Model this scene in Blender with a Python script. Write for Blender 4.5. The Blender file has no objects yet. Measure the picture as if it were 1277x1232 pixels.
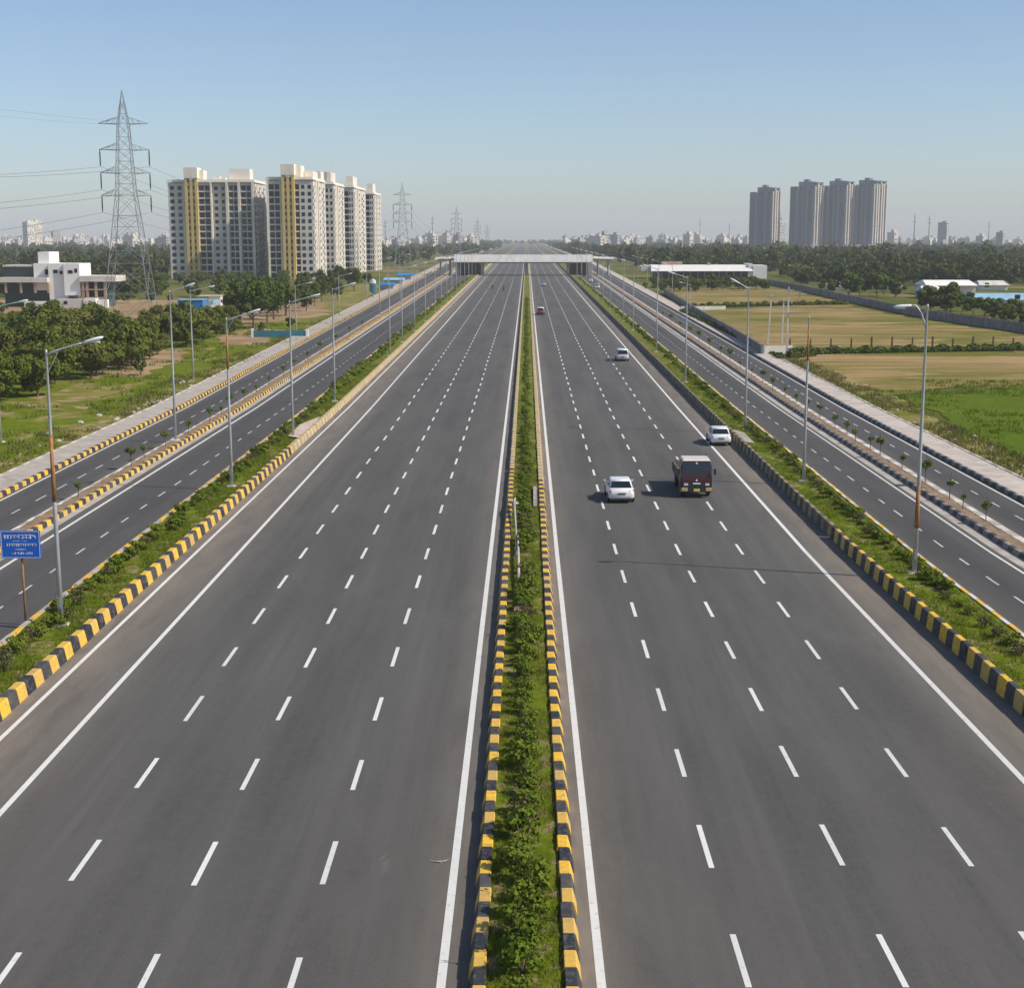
import bpy, math, random
import numpy as np
from mathutils import Vector
R = math.radians
random.seed(7)
rng = np.random.default_rng(11)
SC = bpy.context.scene
COL = SC.collection

# ------------------------------------------------------------------ camera
cd = bpy.data.cameras.new("camera"); cam = bpy.data.objects.new("camera", cd); COL.objects.link(cam)
cam.location = (0, 0, 17.4); cam.rotation_euler = (R(90 - 10.0), 0, R(0.577))
cd.sensor_fit = 'HORIZONTAL'; cd.sensor_width = 36; cd.lens = 51.0
cd.clip_start = 0.5; cd.clip_end = 30000
SC.camera = cam
# ------------------------------------------------------------------ sky and sun
SUN_EL, SUN_AZ = 43.0, 15.0          # azimuth: degrees from +X towards -Y
W = bpy.data.worlds.new("World"); SC.world = W; W.use_nodes = True
nt = W.node_tree; bg = nt.nodes['Background']
sky = nt.nodes.new('ShaderNodeTexSky'); sky.sky_type = 'NISHITA'; sky.sun_disc = False
sky.sun_elevation = R(SUN_EL); sky.sun_rotation = R(90 + SUN_AZ)
sky.altitude = 1500; sky.air_density = 1.0; sky.dust_density = 2.7; sky.ozone_density = 2.8
nt.links.new(sky.outputs[0], bg.inputs[0]); bg.inputs[1].default_value = 0.132
sl = bpy.data.lights.new("sun", 'SUN'); sl.energy = 4.9; sl.angle = R(0.8); sl.color = (1.0, 0.93, 0.82)
so = bpy.data.objects.new("sun", sl); COL.objects.link(so)
sv = Vector((math.cos(R(SUN_EL)) * math.cos(R(SUN_AZ)), -math.cos(R(SUN_EL)) * math.sin(R(SUN_AZ)), math.sin(R(SUN_EL))))
so.rotation_euler = sv.to_track_quat('Z', 'Y').to_euler(); so.location = (60, -20, 80)
SC.view_settings.view_transform = 'Standard'; SC.view_settings.look = 'None'
SC.view_settings.exposure = 0.0; SC.view_settings.gamma = 1.0

# ------------------------------------------------------------------ helpers
def tag(o, label=None, cat=None, group=None, kind=None):
    if label: o['label'] = label
    if cat: o['category'] = cat
    if group: o['group'] = group
    if kind: o['kind'] = kind
    return o
def thing(name, label, cat, loc=(0, 0, 0), rz=0, group=None):
    o = bpy.data.objects.new(name, None); COL.objects.link(o)
    o.location = loc; o.rotation_euler = (0, 0, rz); o.empty_display_size = 0.3
    return tag(o, label, cat, group)
def kids(o): return list(o.children)
def copy_tree(o, parent=None):
    c = o.copy(); COL.objects.link(c); c.parent = parent
    for ch in kids(o): copy_tree(ch, c)
    return c
def link_mesh(name, me, parent=None):
    o = bpy.data.objects.new(name, me); COL.objects.link(o)
    if parent: o.parent = parent
    return o

class MB:
    def __init__(s): s.v = []; s.f = []; s.m = []
    def poly(s, pts, m=0):
        b = len(s.v); s.v += [tuple(p) for p in pts]; s.f.append(tuple(range(b, b + len(pts)))); s.m.append(m)
    def hexa(s, p, m=0):
        b = len(s.v); s.v += [tuple(q) for q in p]
        for q in ((3, 2, 1, 0), (4, 5, 6, 7), (0, 1, 5, 4), (1, 2, 6, 5), (2, 3, 7, 6), (3, 0, 4, 7)):
            s.f.append(tuple(b + i for i in q)); s.m.append(m)
    def box(s, x0, x1, y0, y1, z0, z1, m=0):
        s.hexa([(x0, y0, z0), (x1, y0, z0), (x1, y1, z0), (x0, y1, z0), (x0, y0, z1), (x1, y0, z1), (x1, y1, z1), (x0, y1, z1)], m)
    def frus(s, b, z0, t, z1, m=0):      # b, t = (x0,x1,y0,y1)
        s.hexa([(b[0], b[2], z0), (b[1], b[2], z0), (b[1], b[3], z0), (b[0], b[3], z0), (t[0], t[2], z1), (t[1], t[2], z1), (t[1], t[3], z1), (t[0], t[3], z1)], m)
    def tube(s, path, rad, n=8, m=0, cap=True):
        path = [Vector(p) for p in path]
        if not hasattr(rad, '__len__'): rad = [rad] * len(path)
        rings = []
        for i, p in enumerate(path):
            d = (path[min(i + 1, len(path) - 1)] - path[max(i - 1, 0)]).normalized()
            a = d.cross(Vector((0, 0, 1)) if abs(d.z) < .9 else Vector((0, 1, 0))).normalized(); c = d.cross(a)
            b = len(s.v)
            for k in range(n):
                t = 2 * math.pi * (k + .5) / n
                s.v.append(tuple(p + (a * math.cos(t) + c * math.sin(t)) * rad[i]))
            rings.append(b)
        for i in range(len(rings) - 1):
            for k in range(n):
                s.f.append((rings[i] + k, rings[i] + (k + 1) % n, rings[i + 1] + (k + 1) % n, rings[i + 1] + k)); s.m.append(m)
        if cap:
            s.f.append(tuple(rings[0] + k for k in range(n))[::-1]); s.m.append(m)
            s.f.append(tuple(rings[-1] + k for k in range(n))); s.m.append(m)
    def bar(s, a, b, w, m=0): s.tube([a, b], w * .7, 4, m)
    def loft(s, secs, m=0, cap=True):     # secs: list of equal-length rings
        n = len(secs[0]); bs = []
        for q in secs: bs.append(len(s.v)); s.v += [tuple(p) for p in q]
        for i in range(len(bs) - 1):
            for k in range(n):
                s.f.append((bs[i] + k, bs[i] + (k + 1) % n, bs[i + 1] + (k + 1) % n, bs[i + 1] + k)); s.m.append(m)
        if cap:
            s.f.append(tuple(bs[0] + k for k in range(n))[::-1]); s.m.append(m)
            s.f.append(tuple(bs[-1] + k for k in range(n))); s.m.append(m)
    def mesh(s, name, mats, smooth=False):
        me = bpy.data.meshes.new(name); me.from_pydata(s.v, [], s.f)
        for q in (mats if isinstance(mats, (list, tuple)) else [mats]): me.materials.append(q)
        me.polygons.foreach_set('material_index', s.m)
        if smooth: me.polygons.foreach_set('use_smooth', [True] * len(s.f))
        me.update(); return me
    def build(s, name, mats, parent=None, smooth=False, bevel=0):
        o = link_mesh(name, s.mesh(name, mats, smooth), parent)
        if bevel:
            b = o.modifiers.new('bevel', 'BEVEL'); b.width = bevel; b.segments = 2; b.limit_method = 'ANGLE'
        return o
def np_mesh(name, V, k, mats, midx=None):    # V: (n*k,3) polygons of k corners each
    n = len(V) // k
    me = bpy.data.meshes.new(name)
    me.vertices.add(len(V)); me.vertices.foreach_set('co', np.ascontiguousarray(V, dtype=np.float32).ravel())
    me.loops.add(len(V)); me.loops.foreach_set('vertex_index', np.arange(len(V), dtype=np.int32))
    me.polygons.add(n); me.polygons.foreach_set('loop_start', np.arange(0, len(V), k, dtype=np.int32))
    for q in (mats if isinstance(mats, (list, tuple)) else [mats]): me.materials.append(q)
    if midx is not None: me.polygons.foreach_set('material_index', midx)
    me.update(); me.validate(); return me

# ------------------------------------------------------------------ materials
class NT:
    def __init__(s, name):
        s.mat = bpy.data.materials.new(name); s.mat.use_nodes = True; s.t = s.mat.node_tree
        s.b = s.t.nodes['Principled BSDF']; s.out = s.t.nodes['Material Output']
    def n(s, ty, **kw):
        x = s.t.nodes.new(ty)
        for k, v in kw.items(): setattr(x, k, v)
        return x
    def l(s, a, b): s.t.links.new(a, b)
    def coord(s, scale=(1, 1, 1)):
        c = s.n('ShaderNodeTexCoord'); mp = s.n('ShaderNodeMapping'); mp.inputs['Scale'].default_value = scale
        s.l(c.outputs['Object'], mp.inputs[0]); return mp.outputs[0]
    def noise(s, co, scale, detail=4, rough=.55, dist=0):
        x = s.n('ShaderNodeTexNoise'); x.inputs['Scale'].default_value = scale; x.inputs['Detail'].default_value = detail
        x.inputs['Roughness'].default_value = rough; x.inputs['Distortion'].default_value = dist
        s.l(co, x.inputs['Vector']); return x.outputs['Fac']
    def ramp(s, fac, a, b, ca=(0, 0, 0, 1), cb=(1, 1, 1, 1)):
        x = s.n('ShaderNodeValToRGB'); e = x.color_ramp.elements
        e[0].position = a; e[1].position = b; e[0].color = ca; e[1].color = cb
        s.l(fac, x.inputs[0]); return x.outputs[0]
    def mix(s, fac, a, b):
        x = s.n('ShaderNodeMix', data_type='RGBA')
        for i, v in ((0, fac), (6, a), (7, b)):
            if isinstance(v, (int, float)): x.inputs[i].default_value = v
            elif isinstance(v, tuple): x.inputs[i].default_value = v if len(v) == 4 else v + (1,)
            else: s.l(v, x.inputs[i])
        return x.outputs[2]
    def math(s, op, a, b=0.0):
        x = s.n('ShaderNodeMath', operation=op)
        for i, v in ((0, a), (1, b)):
            if isinstance(v, (int, float)): x.inputs[i].default_value = v
            else: s.l(v, x.inputs[i])
        return x.outputs[0]
    def done(s, col, rough=.8, bump=None, bs=.3, metal=0):
        if isinstance(col, tuple): s.b.inputs['Base Color'].default_value = col + (1,)
        else: s.l(col, s.b.inputs['Base Color'])
        s.b.inputs['Roughness'].default_value = rough; s.b.inputs['Metallic'].default_value = metal
        s.b.inputs['Specular IOR Level'].default_value = .3
        if bump is not None:
            x = s.n('ShaderNodeBump'); x.inputs['Strength'].default_value = bs; x.inputs['Distance'].default_value = .05
            s.l(bump, x.inputs['Height']); s.l(x.outputs[0], s.b.inputs['Normal'])
        return s.mat
def paint(name, c, rough=.6, var=.25, scale=2.0, metal=0, dirt=None, isl=0, dth=(.52, .72)):
    t = NT(name); co = t.coord(); f = t.noise(co, scale, 5)
    d = tuple(x * (1 - var) for x in c); l = tuple(min(1, x * (1 + var * .6)) for x in c)
    col = t.mix(t.ramp(f, .3, .7), d, l)
    if dirt: col = t.mix(t.ramp(t.noise(co, scale * .7, 6, .65, 1.0), *dth), col, dirt)
    if isl: g = t.n('ShaderNodeNewGeometry'); col = t.mix(t.math('MULTIPLY', t.math('POWER', g.outputs['Random Per Island'], 1.7), isl), col, dirt)
    return t.done(col, rough, metal=metal)
def asphalt(name, base, stains=True):
    t = NT(name); co = t.coord()
    big = t.noise(t.coord((.5, .03, 1)), 1.0, 4, .6)           # wheel tracks along the lanes
    mid = t.noise(t.coord((1, .25, 1)), .35, 5, .6)
    fine = t.noise(co, 14, 4, .8); mot = t.noise(co, 2.6, 5, .75)
    c = t.mix(t.ramp(big, .3, .7), tuple(x * .60 for x in base), tuple(x * 1.34 for x in base))
    nar = t.noise(t.coord((2.2, .02, 1)), 1.0, 5, .7)
    c = t.mix(t.math('MULTIPLY', t.ramp(nar, .47, .66), .45), c, tuple(x * .55 for x in base))
    c = t.mix(t.math('MULTIPLY', t.ramp(t.noise(t.coord((.35, .09, 1)), 1.0, 6, .7, .8), .55, .66), .35), c, tuple(x * 1.5 for x in base))
    c = t.mix(t.math('MULTIPLY', t.ramp(mid, .45, .75), .5), c, tuple(x * 1.35 for x in base))
    c = t.mix(t.math('MULTIPLY', t.ramp(mot, .35, .7), .38), c, tuple(x * m_ for x, m_ in zip(base, (1.45, 1.36, 1.28))))
    c = t.mix(t.math('MULTIPLY', t.ramp(fine, .38, .68), .42), c, tuple(x * 1.75 for x in base))
    a = t.n('ShaderNodeAttribute', attribute_name='dust'); br = t.noise(t.coord((1.2, .18, 1)), .9, 6, .65)
    dm = t.math('MULTIPLY', a.outputs['Fac'], t.ramp(br, .12, .62))
    c = t.mix(dm, c, (.235, .195, .155))
    st = t.ramp(t.noise(t.coord((1, .5, 1)), .17, 6, .7, 1.5), .69, .78)
    c = t.mix(t.math('MULTIPLY', st, .35), c, (.27, .25, .22))
    return t.done(c, .85, fine, .25)
def leafmat(name, dark, light, hue=None, trans=.14, patch=None):
    t = NT(name); g = t.n('ShaderNodeNewGeometry'); oi = t.n('ShaderNodeObjectInfo')
    f = t.noise(t.coord(), .9, 3)
    k = t.math('ADD', t.math('MULTIPLY', g.outputs['Random Per Island'], .3), t.math('MULTIPLY', t.ramp(f, .32, .68), .7))
    c = t.mix(k, dark, light)
    if hue and not patch: c = t.mix(t.math('MULTIPLY', oi.outputs['Random'], .65), c, hue)
    if patch: c = t.mix(t.ramp(t.noise(t.coord((1, 1, .3)), patch, 3, .7), .38, .66), tuple(x * .55 for x in dark), t.mix(t.ramp(t.noise(t.coord((1, 1, .1)), patch * .4, 2), .45, .6), c, hue))
    m = t.done(c, .75); t.b.inputs['Specular IOR Level'].default_value = .06
    tr = t.n('ShaderNodeBsdfTranslucent'); t.l(c, tr.inputs[0]); mx = t.n('ShaderNodeMixShader'); mx.inputs[0].default_value = trans
    t.l(t.b.outputs[0], mx.inputs[1]); t.l(tr.outputs[0], mx.inputs[2]); t.l(mx.outputs[0], t.out.inputs[0])
    return m
def field(name, green, dry, dirt, gthr, dthr, scale=.045, stretch=(1, 1, 1)):
    t = NT(name); co = t.coord(stretch)
    a = t.noise(co, scale, 8, .62, .6); b = t.noise(co, scale * 2.3, 7, .6, 1.2); f = t.noise(t.coord(), 1.3, 6, .7)
    g2 = t.mix(t.ramp(f, .3, .72), tuple(x * .5 for x in green), tuple(x * 1.25 for x in green))
    d2 = t.mix(t.ramp(f, .3, .7), tuple(x * .8 for x in dry), dry)
    c = t.mix(t.ramp(a, gthr - .07, gthr + .07), g2, d2)
    md = t.ramp(t.noise(t.coord((stretch[0] * .8, 1, 1)), .33, 6, .75, .5), .34, .62)
    c = t.mix(t.math('MULTIPLY', t.math('SUBTRACT', 1.0, md), .45), c, t.mix(.5, tuple(x * .45 for x in green), tuple(x * .55 for x in dry)))
    c = t.mix(t.ramp(b, dthr - .06, dthr + .06), c, t.mix(t.ramp(f, .3, .7), tuple(x * .75 for x in dirt), dirt))
    m = t.done(c, .95, f, .6); t.b.inputs['Specular IOR Level'].default_value = .04; return m
def glassy(name, c, rough=.12):
    t = NT(name); f = t.noise(t.coord(), 1.5, 2)
    g = t.n('ShaderNodeNewGeometry'); oi = t.n('ShaderNodeObjectInfo'); k = t.math('FRACT', t.math('ADD', g.outputs['Random Per Island'], oi.outputs['Random']))
    m = t.done(t.mix(t.ramp(k, .70, .98), t.mix(f, c, tuple(x * 1.6 for x in c)), (.10, .105, .11)), rough); t.b.inputs['Specular IOR Level'].default_value = .3; return m
def carpaint(name, c, rough=.25):
    t = NT(name); f = t.noise(t.coord(), 3, 4)
    m = t.done(t.mix(f, tuple(x * .9 for x in c), c), rough); t.b.inputs['Coat Weight'].default_value = .5; t.b.inputs['Specular IOR Level'].default_value = .5; return m
def marking(name, c, wear=(.58, .74)):
    t = NT(name); co = t.coord(); w = t.ramp(t.noise(co, 5, 6, .75), *wear)
    g = t.n('ShaderNodeNewGeometry'); cc = t.mix(t.noise(co, 1.2, 3), tuple(x * .8 for x in c), c); cc = t.mix(t.math('MULTIPLY', g.outputs['Random Per Island'], .3), cc, (.36, .35, .33))
    return t.done(t.mix(w, cc, (.12, .12, .118)), .6)

M = dict(
    road=asphalt('asphalt_main', (.074, .071, .066)), service=asphalt('asphalt_service', (.056, .0545, .053)),
    white=marking('lane_paint', (.78, .77, .73)), whiteworn=marking('worn_lane_paint', (.62, .61, .58), (.50, .66)),
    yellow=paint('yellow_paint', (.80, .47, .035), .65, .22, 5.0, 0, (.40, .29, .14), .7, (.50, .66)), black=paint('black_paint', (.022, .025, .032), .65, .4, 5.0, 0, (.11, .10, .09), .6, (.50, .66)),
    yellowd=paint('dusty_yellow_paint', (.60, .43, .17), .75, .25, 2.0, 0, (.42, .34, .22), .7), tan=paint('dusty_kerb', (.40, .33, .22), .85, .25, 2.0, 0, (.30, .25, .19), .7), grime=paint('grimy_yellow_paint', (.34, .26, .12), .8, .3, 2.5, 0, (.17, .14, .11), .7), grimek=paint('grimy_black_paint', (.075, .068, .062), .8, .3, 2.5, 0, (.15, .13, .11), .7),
    conc=paint('concrete', (.36, .34, .31), .85, .25, .6, 0, (.24, .22, .19)), pale=paint('pale_concrete', (.62, .58, .52), .85, .15, .5, 0, (.42, .38, .33)),
    deck=paint('bridge_fascia', (.60, .585, .56), .85, .12, .4, 0, (.46, .44, .41)), pink=paint('pinkish_concrete', (.56, .44, .37), .9, .2, .9, 0, (.42, .33, .27)), footp=paint('pinkish_paving', (.50, .435, .375), .9, .2, .7, 0, (.38, .32, .26)), paver=paint('paver', (.42, .365, .315), .9, .2, .8, 0, (.30, .27, .23)), gutter=paint('gutter_concrete', (.42, .38, .33), .9, .2, .6, 0, (.30, .26, .21)),
    galv=paint('galvanised_steel', (.50, .52, .53), .45, .15, 1.5, .3), galvd=paint('lattice_steel', (.30, .31, .32), .5, .2, 1, .2), rust=paint('rusty_steel', (.36, .17, .065), .8, .35, 3),
    lamp=paint('lamp_housing', (.70, .71, .72), .4, .08, 2), lens=paint('lamp_lens', (.75, .76, .74), .3, .05, 2),
    cream=paint('cream_wall', (.78, .71, .60), .85, .10, .12, 0, (.64, .57, .47)), greyw=paint('grey_render', (.60, .57, .52), .85, .12, .12), white_w=paint('white_wall', (.80, .78, .74), .8, .06, .3),
    ochre=paint('ochre_wall', (.58, .43, .16), .85, .15, .15), brown=paint('brown_wall', (.40, .27, .19), .85, .2, .3), finshade=paint('tower_fin_shaded', (.16, .19, .24), .8, .1, .1), tower=paint('tower_render', (.56, .50, .44), .85, .1, .1), towershade=paint('tower_shaded_render', (.085, .105, .14), .8, .15, .1),  # far towers' left-face shade is painted into the dark wall and fin colours
    glass=glassy('dark_glass', (.010, .014, .020), .2), carglass=carpaint('vehicle_glass', (.010, .016, .026), .08), hallglass=glassy('hall_glass', (.03, .05, .055)),
    blue=paint('blue_sheet', (.02, .21, .52), .5, .2, .4), roofblue=paint('pale_blue_roof', (.28, .47, .60), .55, .15, .3), teal=paint('teal_panel', (.05, .20, .25), .6, .2, .5),
    skyl=paint('pale_far_wall', (.66, .60, .53), .9, .15, .02), skyl2=paint('grey_far_wall', (.42, .40, .40), .9, .15, .02),
    wallgrey=paint('boundary_wall', (.25, .235, .225), .9, .3, .5, 0, (.17, .16, .15)), postbrown=paint('dark_post', (.11, .08, .06), .9, .3, 2),
    bark=paint('bark', (.13, .10, .075), .9, .35, 4), weathered=paint('weathered_pole', (.36, .33, .31), .85, .3, 4, 0, (.20, .17, .15)), deadwood=paint('dead_wood', (.48, .42, .37), .85, .3, 6),
    wire=paint('wire', (.12, .12, .13), .6, .1, 1), rubber=paint('rubber', (.02, .02, .021), .8, .2, 5), chrome=paint('wheel_rim', (.45, .46, .47), .35, .1, 8, .6),
    carwhite=carpaint('white_car_paint', (.80, .80, .79)), carred=carpaint('red_car_paint', (.24, .035, .04)), carsilver=carpaint('silver_car_paint', (.52, .51, .51)), cabred=carpaint('maroon_cab_paint', (.105, .014, .014), .4), cabdark=carpaint('dark_cab_paint', (.030, .010, .011), .45), cabroof=carpaint('pale_cab_roof', (.72, .60, .56), .5),
    cardark=carpaint('dark_plastic', (.022, .022, .024), .5), tail=carpaint('tail_lamp_red', (.42, .02, .03)), plate=paint('plate_yellow', (.72, .55, .12), .5, .1, 3), platedark=paint('plate_dark', (.10, .13, .07), .5, .2, 9), bedwood=paint('cargo_boards', (.20, .165, .14), .85, .35, 2),
    headl=paint('headlamp', (.62, .64, .60), .2, .1, 6), bumpyel=paint('bumper_panel', (.55, .42, .18), .5, .2, 6), signblue=paint('sign_blue', (.012, .125, .56), .5, .1, 1), signwhite=paint('sign_letters', (.82, .82, .82), .6, .05, 3), shirt=paint('dark_cloth', (.05, .055, .08), .9, .2, 8), skin=paint('skin', (.24, .13, .085), .6, .1, 8),
    leafA=leafmat('leaf_grove', (.040, .064, .009), (.150, .190, .026), (.16, .15, .034)), leafB=leafmat('leaf_dark', (.036, .062, .010), (.13, .175, .026), (.08, .10, .026)), leafC=leafmat('leaf_far', (.030, .052, .011), (.14, .18, .034), (.17, .18, .04), .15, .11),
    shrub=leafmat('leaf_shrub', (.045, .080, .008), (.175, .245, .020), (.17, .19, .025)), shrubdry=leafmat('leaf_dry_shrub', (.06, .055, .02), (.20, .19, .07), None),
    blade=leafmat('grass_blades', (.085, .125, .008), (.20, .255, .020), None, .35), bladed=leafmat('dry_grass_blades', (.11, .11, .03), (.24, .20, .075), None, .3),
    soil=field('verge_turf', (.13, .175, .010), (.18, .19, .02), (.33, .23, .14), .56, .585, .42), sep=field('separator_soil', (.10, .13, .025), (.30, .21, .14), (.33, .23, .155), .34, .55, .30),
    ground=field('ground_mix', (.10, .125, .018), (.20, .175, .045), (.30, .21, .11), .55, .60, .012), grassL=field('left_meadow', (.145, .190, .010), (.185, .19, .022), (.36, .25, .13), .58, .60, .05, (1, .55, 1)),
    dirtL=field('dirt_lot', (.14, .14, .03), (.36, .24, .13), (.42, .30, .18), .36, .55, .03), dryR=field('mown_field', (.155, .165, .022), (.31, .225, .09), (.40, .265, .13), .50, .55, .055, (.28, 1, 1)),
    grassR=field('right_meadow', (.105, .160, .008), (.16, .18, .018), (.27, .20, .075), .60, .68, .06, (.7, 1, 1)), edgeR=field('rough_edge', (.15, .175, .02), (.26, .22, .06), (.42, .30, .17), .50, .57, .12),
)

# ------------------------------------------------------------------ the road corridor: x positions follow the real slight spread of the roads
def warp(x, Y):
    if x > 0: x *= 1 + .0009 * max(0, 80 - Y)
    g = max(0, min(Y, 1000) - 150)
    return x + (1 if x > 0 else -1) * (1.15e-5 if x > 0 else 1.7e-5) * min(abs(x), 40) ** 2 * g
ROWS = [-40, 80, 150, 300, 500, 750, 1000, 1800, 4200]
def sheet(name, cols, z, mat, rows=ROWS, dust=None, kind='structure'):
    b = MB(); n = len(cols)
    for Y in rows:
        for c in cols: b.v.append((warp(c, Y), Y, z))
    for i in range(len(rows) - 1):
        for k in range(n - 1):
            b.f.append((i * n + k, i * n + k + 1, (i + 1) * n + k + 1, (i + 1) * n + k)); b.m.append(0)
    o = b.build(name, mat)
    if dust:
        at = o.data.attributes.new('dust', 'FLOAT', 'POINT'); at.data.foreach_set('value', list(dust) * len(rows))
    return tag(o, kind=kind)
def marks(name, items, mat, z=.014):     # items: (x, width, Y0, Y1)
    b = MB()
    for x, w, y0, y1 in items:
        ys = [y0] + [r for r in ROWS if y0 < r < y1] + [y1]
        for p, q in zip(ys, ys[1:]):
            b.poly([(warp(x, p) - w / 2, p, z), (warp(x, p) + w / 2, p, z), (warp(x, q) + w / 2, q, z), (warp(x, q) - w / 2, q, z)])
    return tag(b.build(name, mat), kind='structure')
def kerb(name, x, prof, L, mats, Y0=-30, Y1=1500, far=700, phase=0.0):
    b = MB(); y = Y0; i = 0; n = len(prof)
    while y < Y1:
        l = L if y < far else 60
        jx, jz = random.gauss(0, .010), random.gauss(0, .008); g = .015
        xa, xb = warp(x, y) + jx, warp(x, y + l) + jx
        A = [(xa + p[0], y + g, p[1] + jz * (p[1] > .02)) for p in prof]; B = [(xb + p[0], y + l - g, p[1] + jz * (p[1] > .02)) for p in prof]
        base = len(b.v); b.v += A + B; m = i % 2
        for k in range(n - 1): b.f.append((base + k, base + k + 1, base + n + k + 1, base + n + k)); b.m.append(m)
        b.f.append(tuple(base + k for k in range(n))); b.m.append(m); b.f.append(tuple(base + n + k for k in range(n))[::-1]); b.m.append(m)
        y += l; i += 1
    return tag(b.build(name, mats), kind='structure')

g = MB(); g.poly([(-5600, -190, -.02), (5600, -190, -.02), (5600, 8800, -.02), (-5600, 8800, -.02)]); tag(g.build('ground', M['ground']), kind='structure')
sheet('road_left', [-19.3, -18.7, -17.2, -16.0, -14.5, -8, -3.2, -2.2, -1.25], .008, M['road'], dust=[.95, .85, .55, .32, .04, 0, .05, .35, .6])
sheet('road_right', [1.15, 1.6, 1.95, 3.2, 8, 14.2, 15.8, 16.8, 18.0], .008, M['road'], dust=[1, .95, .35, .05, 0, .05, .4, .7, .85])
sheet('service_road_left', [-29.0, -27.4, -25, -23.4, -22.3], .006, M['service'], dust=[.45, .05, 0, .1, .5])
sheet('service_road_far_left', [-35.9, -34.6, -33, -31.8, -30.85], .006, M['service'], dust=[.4, .05, 0, .1, .5])
sheet('service_road_right', [21.3, 22.2, 24, 25.8, 26.5], .006, M['service'], dust=[.6, .1, 0, .1, .35])
sheet('service_road_far_right', [28.8, 29.6, 31, 32.4, 33.1], .006, M['service'], dust=[.5, .1, 0, .1, .35])
sheet('gutter_strip', [26.5, 27.3], .010, M['gutter'])
sheet('gutter_strip', [-29.35, -28.75], .010, M['gutter'])
# markings
lines = [(-2.0, .22, -30, 4000), (-16.15, .2, -30, 4000), (-18.55, .18, -30, 1200), (1.72, .22, -30, 4000), (15.72, .22, -30, 4000)]
marks('edge_lines', lines, M['white'])
da = []
for xs, ph in (((-5.55, -9.1, -12.5), 38.6), ((5.05, 8.6, 12.1), 39.9)):
    for x in xs:
        for k in range(-6, 190): da.append((x + random.gauss(0, .012), .155 + min(.05, .0004 * k), ph + 6.8 * k - 1.4 + random.gauss(0, .08) , ph + 6.8 * k + 1.4 + random.gauss(0, .08)))
marks('lane_dashes', da, M['white'])
da = []
for x, ph in ((-25.15, 70.8), (23.85, 68.6), (-33.0, 92), (31.1, 90.5)):
    for k in range(-5, 150): da.append((x + random.gauss(0, .02), .13, ph + 4.6 * k - 1.0, ph + 4.6 * k + random.choice((.6, .9, 1.2))))
marks('service_lane_dashes', da, M['whiteworn'])
marks('service_edge_lines', [(-28.1, .2, 0, 1500), (-35.4, .16, 0, 1500), (26.1, .16, 0, 1500), (32.75, .16, 0, 1500)], M['white'])
# kerbs (x of the base line), barrier profile leaning inwards
med = [(0, 0), (.10, .36), (.13, .40), (.40, .40), (.43, .36), (.43, .1)]
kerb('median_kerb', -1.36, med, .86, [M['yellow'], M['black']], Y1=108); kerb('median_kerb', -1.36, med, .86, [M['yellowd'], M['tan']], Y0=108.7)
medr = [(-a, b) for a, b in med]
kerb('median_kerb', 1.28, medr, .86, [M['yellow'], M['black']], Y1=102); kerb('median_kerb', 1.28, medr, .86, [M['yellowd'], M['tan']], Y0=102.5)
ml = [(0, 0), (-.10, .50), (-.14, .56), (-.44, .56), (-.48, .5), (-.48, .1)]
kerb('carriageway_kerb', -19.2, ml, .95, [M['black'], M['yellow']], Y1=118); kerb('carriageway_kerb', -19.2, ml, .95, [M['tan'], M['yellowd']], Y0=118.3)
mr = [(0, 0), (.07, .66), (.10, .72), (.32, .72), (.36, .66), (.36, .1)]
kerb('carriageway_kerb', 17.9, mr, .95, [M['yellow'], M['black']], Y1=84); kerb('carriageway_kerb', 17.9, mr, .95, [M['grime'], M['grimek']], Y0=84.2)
sm = [(0, 0), (.03, .40), (.24, .40), (.26, .1)]
kerb('service_kerb', -22.6, sm, 1.3, [M['yellow'], M['gutter']])
kerb('service_kerb', 21.45, [(-a, b) for a, b in sm], 1.15, [M['yellow'], M['pale']])
bl = [(0, 0), (-.05, .30), (-.08, .33), (-.32, .33), (-.34, .1)]
kerb('separator_kerb', -29.3, bl, .8, [M['yellow'], M['black']])
kerb('separator_kerb', -30.9, [(0, 0), (.03, .2), (.25, .2), (.27, .05)], 1.4, [M['pale'], M['gutter']])
kerb('separator_kerb', 27.25, [(-a, b * .85) for a, b in bl], .9, [M['black'], M['wallgrey']])
kerb('separator_kerb', 29.0, [(0, 0), (-.03, .2), (-.55, .2), (-.57, .05)], 1.6, [M['pale'], M['paver']])
kerb('footpath_kerb', -35.75, bl, .8, [M['yellow'], M['black']])
kerb('footpath_kerb', 33.15, [(-a, b * .85) for a, b in bl], .9, [M['black'], M['wallgrey']])
sheet('footpath', [-38.5, -36.05], .27, M['paver']); sheet('footpath', [33.45, 35.9], .25, M['footp'])
kerb('footpath_edging', -38.75, [(0, -.02), (0, .30), (.24, .30), (.26, .1)], 1.5, [M['paver'], M['pale']], Y1=700)
kerb('footpath_edging', 35.85, [(0, .1), (.02, .30), (.22, .30), (.26, -.02)], 1.5, [M['pale'], M['paver']], Y1=700)
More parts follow.
